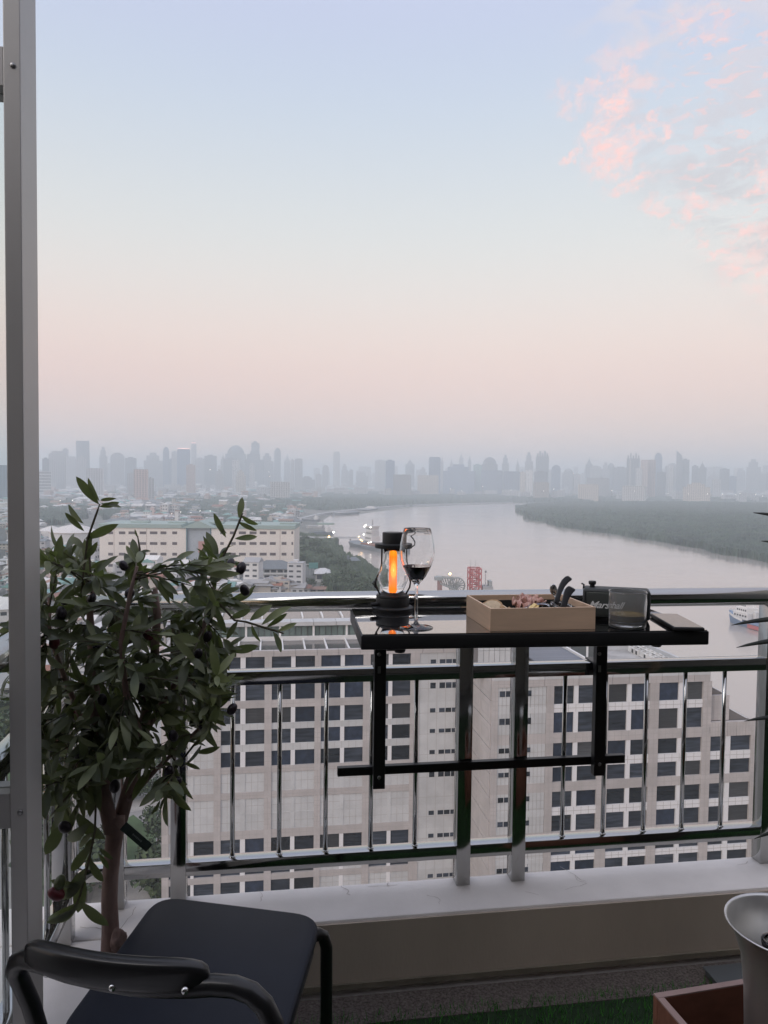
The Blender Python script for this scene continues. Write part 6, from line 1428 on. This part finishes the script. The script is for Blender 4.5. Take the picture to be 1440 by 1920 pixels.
TDp = 1.58
tb0 = dp(207, 1790, TDp)
ol = thing('olive_tree', 'artificial olive tree with dark fruit and a forked brown trunk beside the railing', 'tree', (tb0.x, tb0.y, .012))
OL = ol.location
def op(px, py, d=TDp): return dp(px, py, d)-OL
po_ = MB().lathe([(0,0),(.055,0),(.064,.16),(.066,.185),(.060,.185),(.057,.16),(0,.15)], n=36).build('pot', mat('black_pot', (.02,.02,.02), .5), ol, smooth='auto'); po_.location = (.035,.0,0)
trunk = [op(206,1850),op(207,1790),op(207,1740),op(205,1690),op(207,1640),op(212,1590),op(216,1555),op(219,1530)]
trunk = [Vector((.012,0,.13))] + trunk[1:]
d = MB(); d.tube(trunk, [.018,.0205,.0178,.0168,.0165,.017,.019,.0175], n=16)
d.build('trunk', m_bark, ol, smooth=True)
kn_ = blob('trunk_knot', m_bark, .014, .013, .024, 5, .3, ol); kn_.location = op(222,1765,TDp-.02)
limbs = [([(214,1560),(200,1500),(186,1430),(178,1350),(172,1250),(168,1150),(172,1080)], 1.57, [.0165,.015,.0135,.012,.010,.007,.004]),
         ([(222,1550),(243,1490),(258,1420),(272,1330),(290,1230),(300,1150),(296,1100)], 1.60, [.0165,.015,.013,.0115,.0095,.0085,.005]),
         ([(262,1400),(300,1330),(345,1260),(385,1180),(398,1110),(405,1060)], 1.62, [.008,.007,.006,.005,.004,.003]),
         ([(184,1420),(150,1350),(120,1270),(100,1190),(95,1120)], 1.55, [.007,.006,.005,.004,.003]),
         ([(240,1500),(300,1440),(350,1390),(392,1345)], 1.58, [.006,.005,.004,.003]),
         ([(200,1500),(160,1450),(125,1410),(100,1390)], 1.58, [.006,.005,.004,.003]),
         ([(265,1380),(240,1300),(235,1200),(250,1110),(262,1060)], 1.50, [.007,.006,.005,.004,.003])]
anchors = []
for pts, d0, rr in limbs:
    P = [op(x, y, d0) for x, y in pts]
    P = [p + Vector((random.uniform(-.006,.006), random.uniform(-.02,.02)*(i > 0), 0)) for i, p in enumerate(P)]
    MB().tube(P, rr, n=10).build('limb', m_bark, ol, smooth=True)
    for a, c in zip(P[1:], P[2:]):
        for t_ in (0,.25,.5,.75): anchors.append(a.lerp(c, t_))
# leaf meshes: pointed ellipse, folded at the midrib, drooping
def leafmesh(name, bend, fold, w=.15, n=9):
    V = []; Fc = []
    for i in range(n+1):
        t_ = i/n; ww = w*math.sin(math.pi*(t_**1.15))**.72 * (1 if 0 < i < n else 0) + .002
        z = -bend*t_*t_; V += [(-ww, t_, z+fold*ww), (0, t_, z), (ww, t_, z+fold*ww)]
    for i in range(n): Fc += [(i*3,i*3+1,i*3+4,i*3+3),(i*3+1,i*3+2,i*3+5,i*3+4)]
    me = bpy.data.meshes.new(name); me.from_pydata(V, [], Fc); me.materials.append(m_leaf); me.polygons.foreach_set('use_smooth',[True]*len(me.polygons)); return me, V, Fc
LM = [leafmesh('leaf_shape', b_, f_, w_) for b_, f_, w_ in ((.14,.4,.125),(.34,.3,.14),(.06,.6,.11),(.50,.25,.125),(.24,.12,.155))]
leaves = []       # (matrix, shape)
def add_leaf(p, dirv, nrm, ln, k_=None):
    y_ = dirv.normalized(); z_ = (nrm - y_*nrm.dot(y_)); z_ = z_.normalized() if z_.length > 1e-4 else y_.orthogonal().normalized(); x_ = y_.cross(z_)
    M = Matrix((x_*ln, y_*ln, z_*ln)).transposed().to_4x4(); M.translation = p
    leaves.append((M, random.randrange(5) if k_ is None else k_))
view_n = -fwd
rl = random.Random(21)
def rv(s=1): return Vector((rl.gauss(0,s), rl.gauss(0,s), rl.gauss(0,s)))
# crown outline in the photo, as a volume about the limbs
crown = [(82,1040),(110,1005),(150,1020),(175,1060),(235,1075),(262,1040),(300,1085),(345,1040),(400,1030),(440,1060),(452,1110),(425,1160),(440,1230),(430,1300),(400,1360),(365,1400),(330,1440),(345,1500),(300,1500),(250,1470),(215,1460),(190,1500),(150,1490),(135,1540),(95,1540),(70,1500),(30,1400),(20,1200),(40,1080)]
twm = MB(); cnt = 0; fruits = []
while cnt < 180:
    px = rl.uniform(20, 455); py = rl.uniform(1010, 1530)
    if not inpoly(np.array([px]), np.array([py]), crown)[0]: continue
    d_ = rl.uniform(1.44, 1.74); tip = op(px, py, d_)
    an = min(anchors, key=lambda q_: (q_-tip).length + rl.uniform(0,.03))
    L_ = (tip-an).length
    if L_ > .20: an = tip + (an-tip)*(.20/L_)
    mid = (an+tip)/2 + rv(.012) + Vector((0,0,.015))
    pts = [an*(1-t_)**2 + mid*2*t_*(1-t_) + tip*t_*t_ for t_ in (0,.2,.4,.6,.8,1)]
    twm.tube(pts, [.0022,.002,.0017,.0015,.0012,.0008], n=4); cnt += 1
    ax = (tip-an).normalized()
    for i in range(1, 6):
        for sgn in (-1, 1):
            side = ax.cross(rv()).normalized(); dirv = ax*.75 + side*.65 + rv(.18) + Vector((0,0,-.05))
            add_leaf(pts[i], dirv, Vector((0,0,1)) + view_n*.7 + rv(.5), rl.uniform(.030,.070))
    add_leaf(tip, ax + rv(.1), view_n + rv(.6), rl.uniform(.05,.075))
    if rl.random() < .16: fruits.append((pts[3] + rv(.006) + Vector((0,0,-.018)), rl.choice('dddgr'), rl.uniform(.8,1.05)))
# explicit sprigs read from the photo: stem points, then leaves (base px, tip px, width class)
def sprig(st, lv, d_):
    P = [op(x, y, d_) for x, y in st]; twm.tube(P, [.0024]*(len(P)-1)+[.0012], n=5)
    for (x0,y0,x1,y1,k_) in lv:
        a = op(x0,y0,d_+rl.uniform(-.006,.006)); c = op(x1,y1,d_+rl.uniform(-.02,.02)); add_leaf(a, c-a, view_n + rv(.35), (c-a).length, k_)
sprig([(152,1120),(158,1060),(164,1010),(180,965),(187,945)], [(186,946,141,894,0),(187,940,163,896,2),(188,938,206,935,3),(188,945,228,948,0),(186,950,226,944,1),(157,982,122,947,0),(158,996,121,961,2),(160,1010,218,985,0),(160,1030,128,1000,1),(158,1050,185,1020,4),(155,1080,120,1040,1)], 1.54)
sprig([(172,1000),(168,1040),(170,1090)], [(168,1040,165,1008,4),(170,1065,200,1052,1),(168,1060,150,1012,4)], 1.55)
sprig([(262,1090),(260,1060),(262,1030),(258,1005)], [(260,1054,243,1008,4),(262,1035,283,1030,1),(260,1010,252,992,2),(261,1060,272,1030,4),(260,1075,215,1045,1),(262,1080,225,1032,3)], 1.56)
sprig([(395,1080),(420,1040),(438,1005),(450,975),(455,962)], [(448,972,455,932,4),(452,966,482,991,1),(446,978,476,995,3),(424,1008,400,962,2),(440,1010,484,1006,0),(425,1000,402,984,1),(410,1050,378,1020,2),(400,1060,357,1062,1),(415,1045,440,1052,0),(430,1052,460,1062,1),(396,1075,372,1035,4)], 1.55)
sprig([(410,1130),(440,1163),(462,1166),(500,1178),(522,1184),(532,1188)], [(468,1164,505,1134,4),(490,1172,541,1134,0),(500,1176,539,1150,2),(520,1184,556,1168,0),(512,1184,534,1222,4),(472,1170,480,1206,1),(446,1164,425,1195,1),(430,1160,470,1145,4)], 1.52)
sprig([(330,1440),(365,1395),(380,1385)], [(340,1440,384,1408,4),(365,1410,413,1408,1),(362,1400,400,1365,1),(345,1430,375,1442,2)], 1.55)
sprig([(300,1470),(320,1450),(335,1430)], [(318,1470,348,1532,1),(300,1500,288,1530,1),(300,1480,345,1470,4),(320,1455,300,1500,2)], 1.52)
sprig([(180,1500),(178,1560),(165,1620),(150,1680),(140,1700)], [(176,1560,140,1590,1),(170,1540,110,1600,3),(172,1580,130,1640,0),(168,1610,190,1660,1),(160,1650,100,1690,4),(150,1690,196,1742,4),(150,1690,80,1752,1),(145,1700,84,1740,0),(150,1660,92,1652,2),(165,1625,118,1690,4),(158,1640,140,1720,4),(185,1590,212,1612,2),(184,1600,205,1630,2),(176,1570,156,1600,4),(168,1600,165,1650,3)], 1.52)
sprig([(150,1470),(120,1500),(95,1530)], [(130,1490,84,1572,1),(140,1480,80,1520,4),(150,1470,100,1450,1),(150,1500,130,1560,2),(120,1540,82,1612,4),(140,1520,190,1590,1)], 1.52)
twm.build('twigs', m_twig, ol)['kind'] = 'stuff'
# leaves: the 300 nearest the viewer and largest are parts, the rest one mass
def key(t_):
    p = t_[0].translation + OL; return -(t_[0].to_scale().x / (p-EYE).length)
def vis(t_):
    p = (t_[0].translation+OL)-EYE; return p.dot(rgt)/p.dot(fwd)*F_PX+CX > 74
leaves.sort(key=lambda t_: (not vis(t_), (t_[0].translation+OL-EYE).length - 2.2*t_[0].to_scale().x))
nind = 300
for M, k_ in leaves[:nind]:
    o = bpy.data.objects.new('leaf', LM[k_][0]); sc.collection.objects.link(o); o.parent = ol; o.matrix_local = M
d = MB()
for M, k_ in leaves[nind:]: d.add([M @ Vector(v) for v in LM[k_][1]], LM[k_][2])
d.build('foliage', m_leaf, ol, smooth=True)['kind'] = 'stuff'
fx = [(243,1112,'d',1),(452,1066,'d',1.05),(459,1107,'d',1),(433,1056,'d',.9),(232,1061,'d',.9),(102,1205,'r',1.1),(278,1190,'r',1.1),(353,1155,'g',1),(264,1232,'g',1.1),(192,1312,'d',1),(262,1290,'d',1),(435,1330,'d',1),(122,1551,'d',1.25),(106,1676,'r',1.4),(112,1655,'g',1.2),
      (316,1447,'d',1),(330,1465,'d',1),(115,1150,'d',1.1),(108,1165,'d',1),(325,1380,'d',1),(210,1400,'d',1),(150,1420,'d',1),(215,1475,'d',1.1)]
for x, y, k_, s_ in fx: fruits.append((op(x, y, 1.50), k_, s_))
bm = bmesh.new(); bmesh.ops.create_uvsphere(bm, u_segments=14, v_segments=10, radius=1)
for v in bm.verts:
    v.co.x *= .0095; v.co.y *= .0095; v.co.z *= .0125*(1+.08*(v.co.z > 0))
fm = {}
for k_, m_ in (('d',m_ol),('r',m_olr),('g',m_olg)):
    me = bpy.data.meshes.new('olive_shape'); bm.to_mesh(me); me.materials.append(m_); me.polygons.foreach_set('use_smooth',[True]*len(me.polygons)); fm[k_] = me
bm.free()
for p, k_, s_ in fruits[:70]:
    o = bpy.data.objects.new('olive_fruit', fm[k_]); sc.collection.objects.link(o); o.parent = ol; o.location = p; o.scale = (s_,s_,s_); o.rotation_euler = (rl.gauss(0,.5), rl.gauss(0,.7), 0)
# black tag with faint print
ta = op(231,1548,1.56); te = op(280,1590,1.56); ax = (te-ta); Lt = ax.length; ax.normalize(); up2 = ax.cross(fwd).normalized(); nn = up2.cross(ax)
if up2.z < 0: up2 = -up2
c = (ta+te)/2; d = MB(); d.obox(c, ax*Lt/2, up2*.0105, fwd*.0006); tgo = d.build('care_tag', mat('tag_black', (.012,.03,.025), .4), ol); tgo['label'] = 'small black hanging tag on the trunk'
d = MB()
for i in range(7):
    q = c + ax*(-.008+i*.0036) + up2*.000; d.obox(q - fwd*.0009, ax*.0012, up2*(.0016 if i % 3 else .0022), fwd*.0001)
d.build('print', mat('tag_print', (.16,.2,.19), .6), tgo)

# ================================================================== things that look alike: say which one by its place in the row
ORD = ['leftmost','second from left','third from left','fourth from left','fifth from left','sixth from left','seventh from left','eighth from left','ninth from left','tenth from left','eleventh from left','twelfth from left',
       'thirteenth from left','fourteenth from left','fifteenth from left','sixteenth from left','seventeenth from left','eighteenth from left','nineteenth from left','twentieth from left']
same = {}
for o in sc.objects:
    if o.parent is None and 'label' in o.keys() and 'group' in o.keys(): same.setdefault(o['label'], []).append(o)
def scr_x(o):
    p = o.location-EYE; return p.dot(rgt)/max(p.dot(fwd), .01)
for lb, os_ in same.items():
    if 1 < len(os_) <= len(ORD) and len(lb.split()) <= 13 and 'air conditioner' not in lb:
        for i, o in enumerate(sorted(os_, key=scr_x)): o['label'] = lb + ', ' + (ORD[i] if i < len(os_)-1 or i == 0 else 'rightmost')
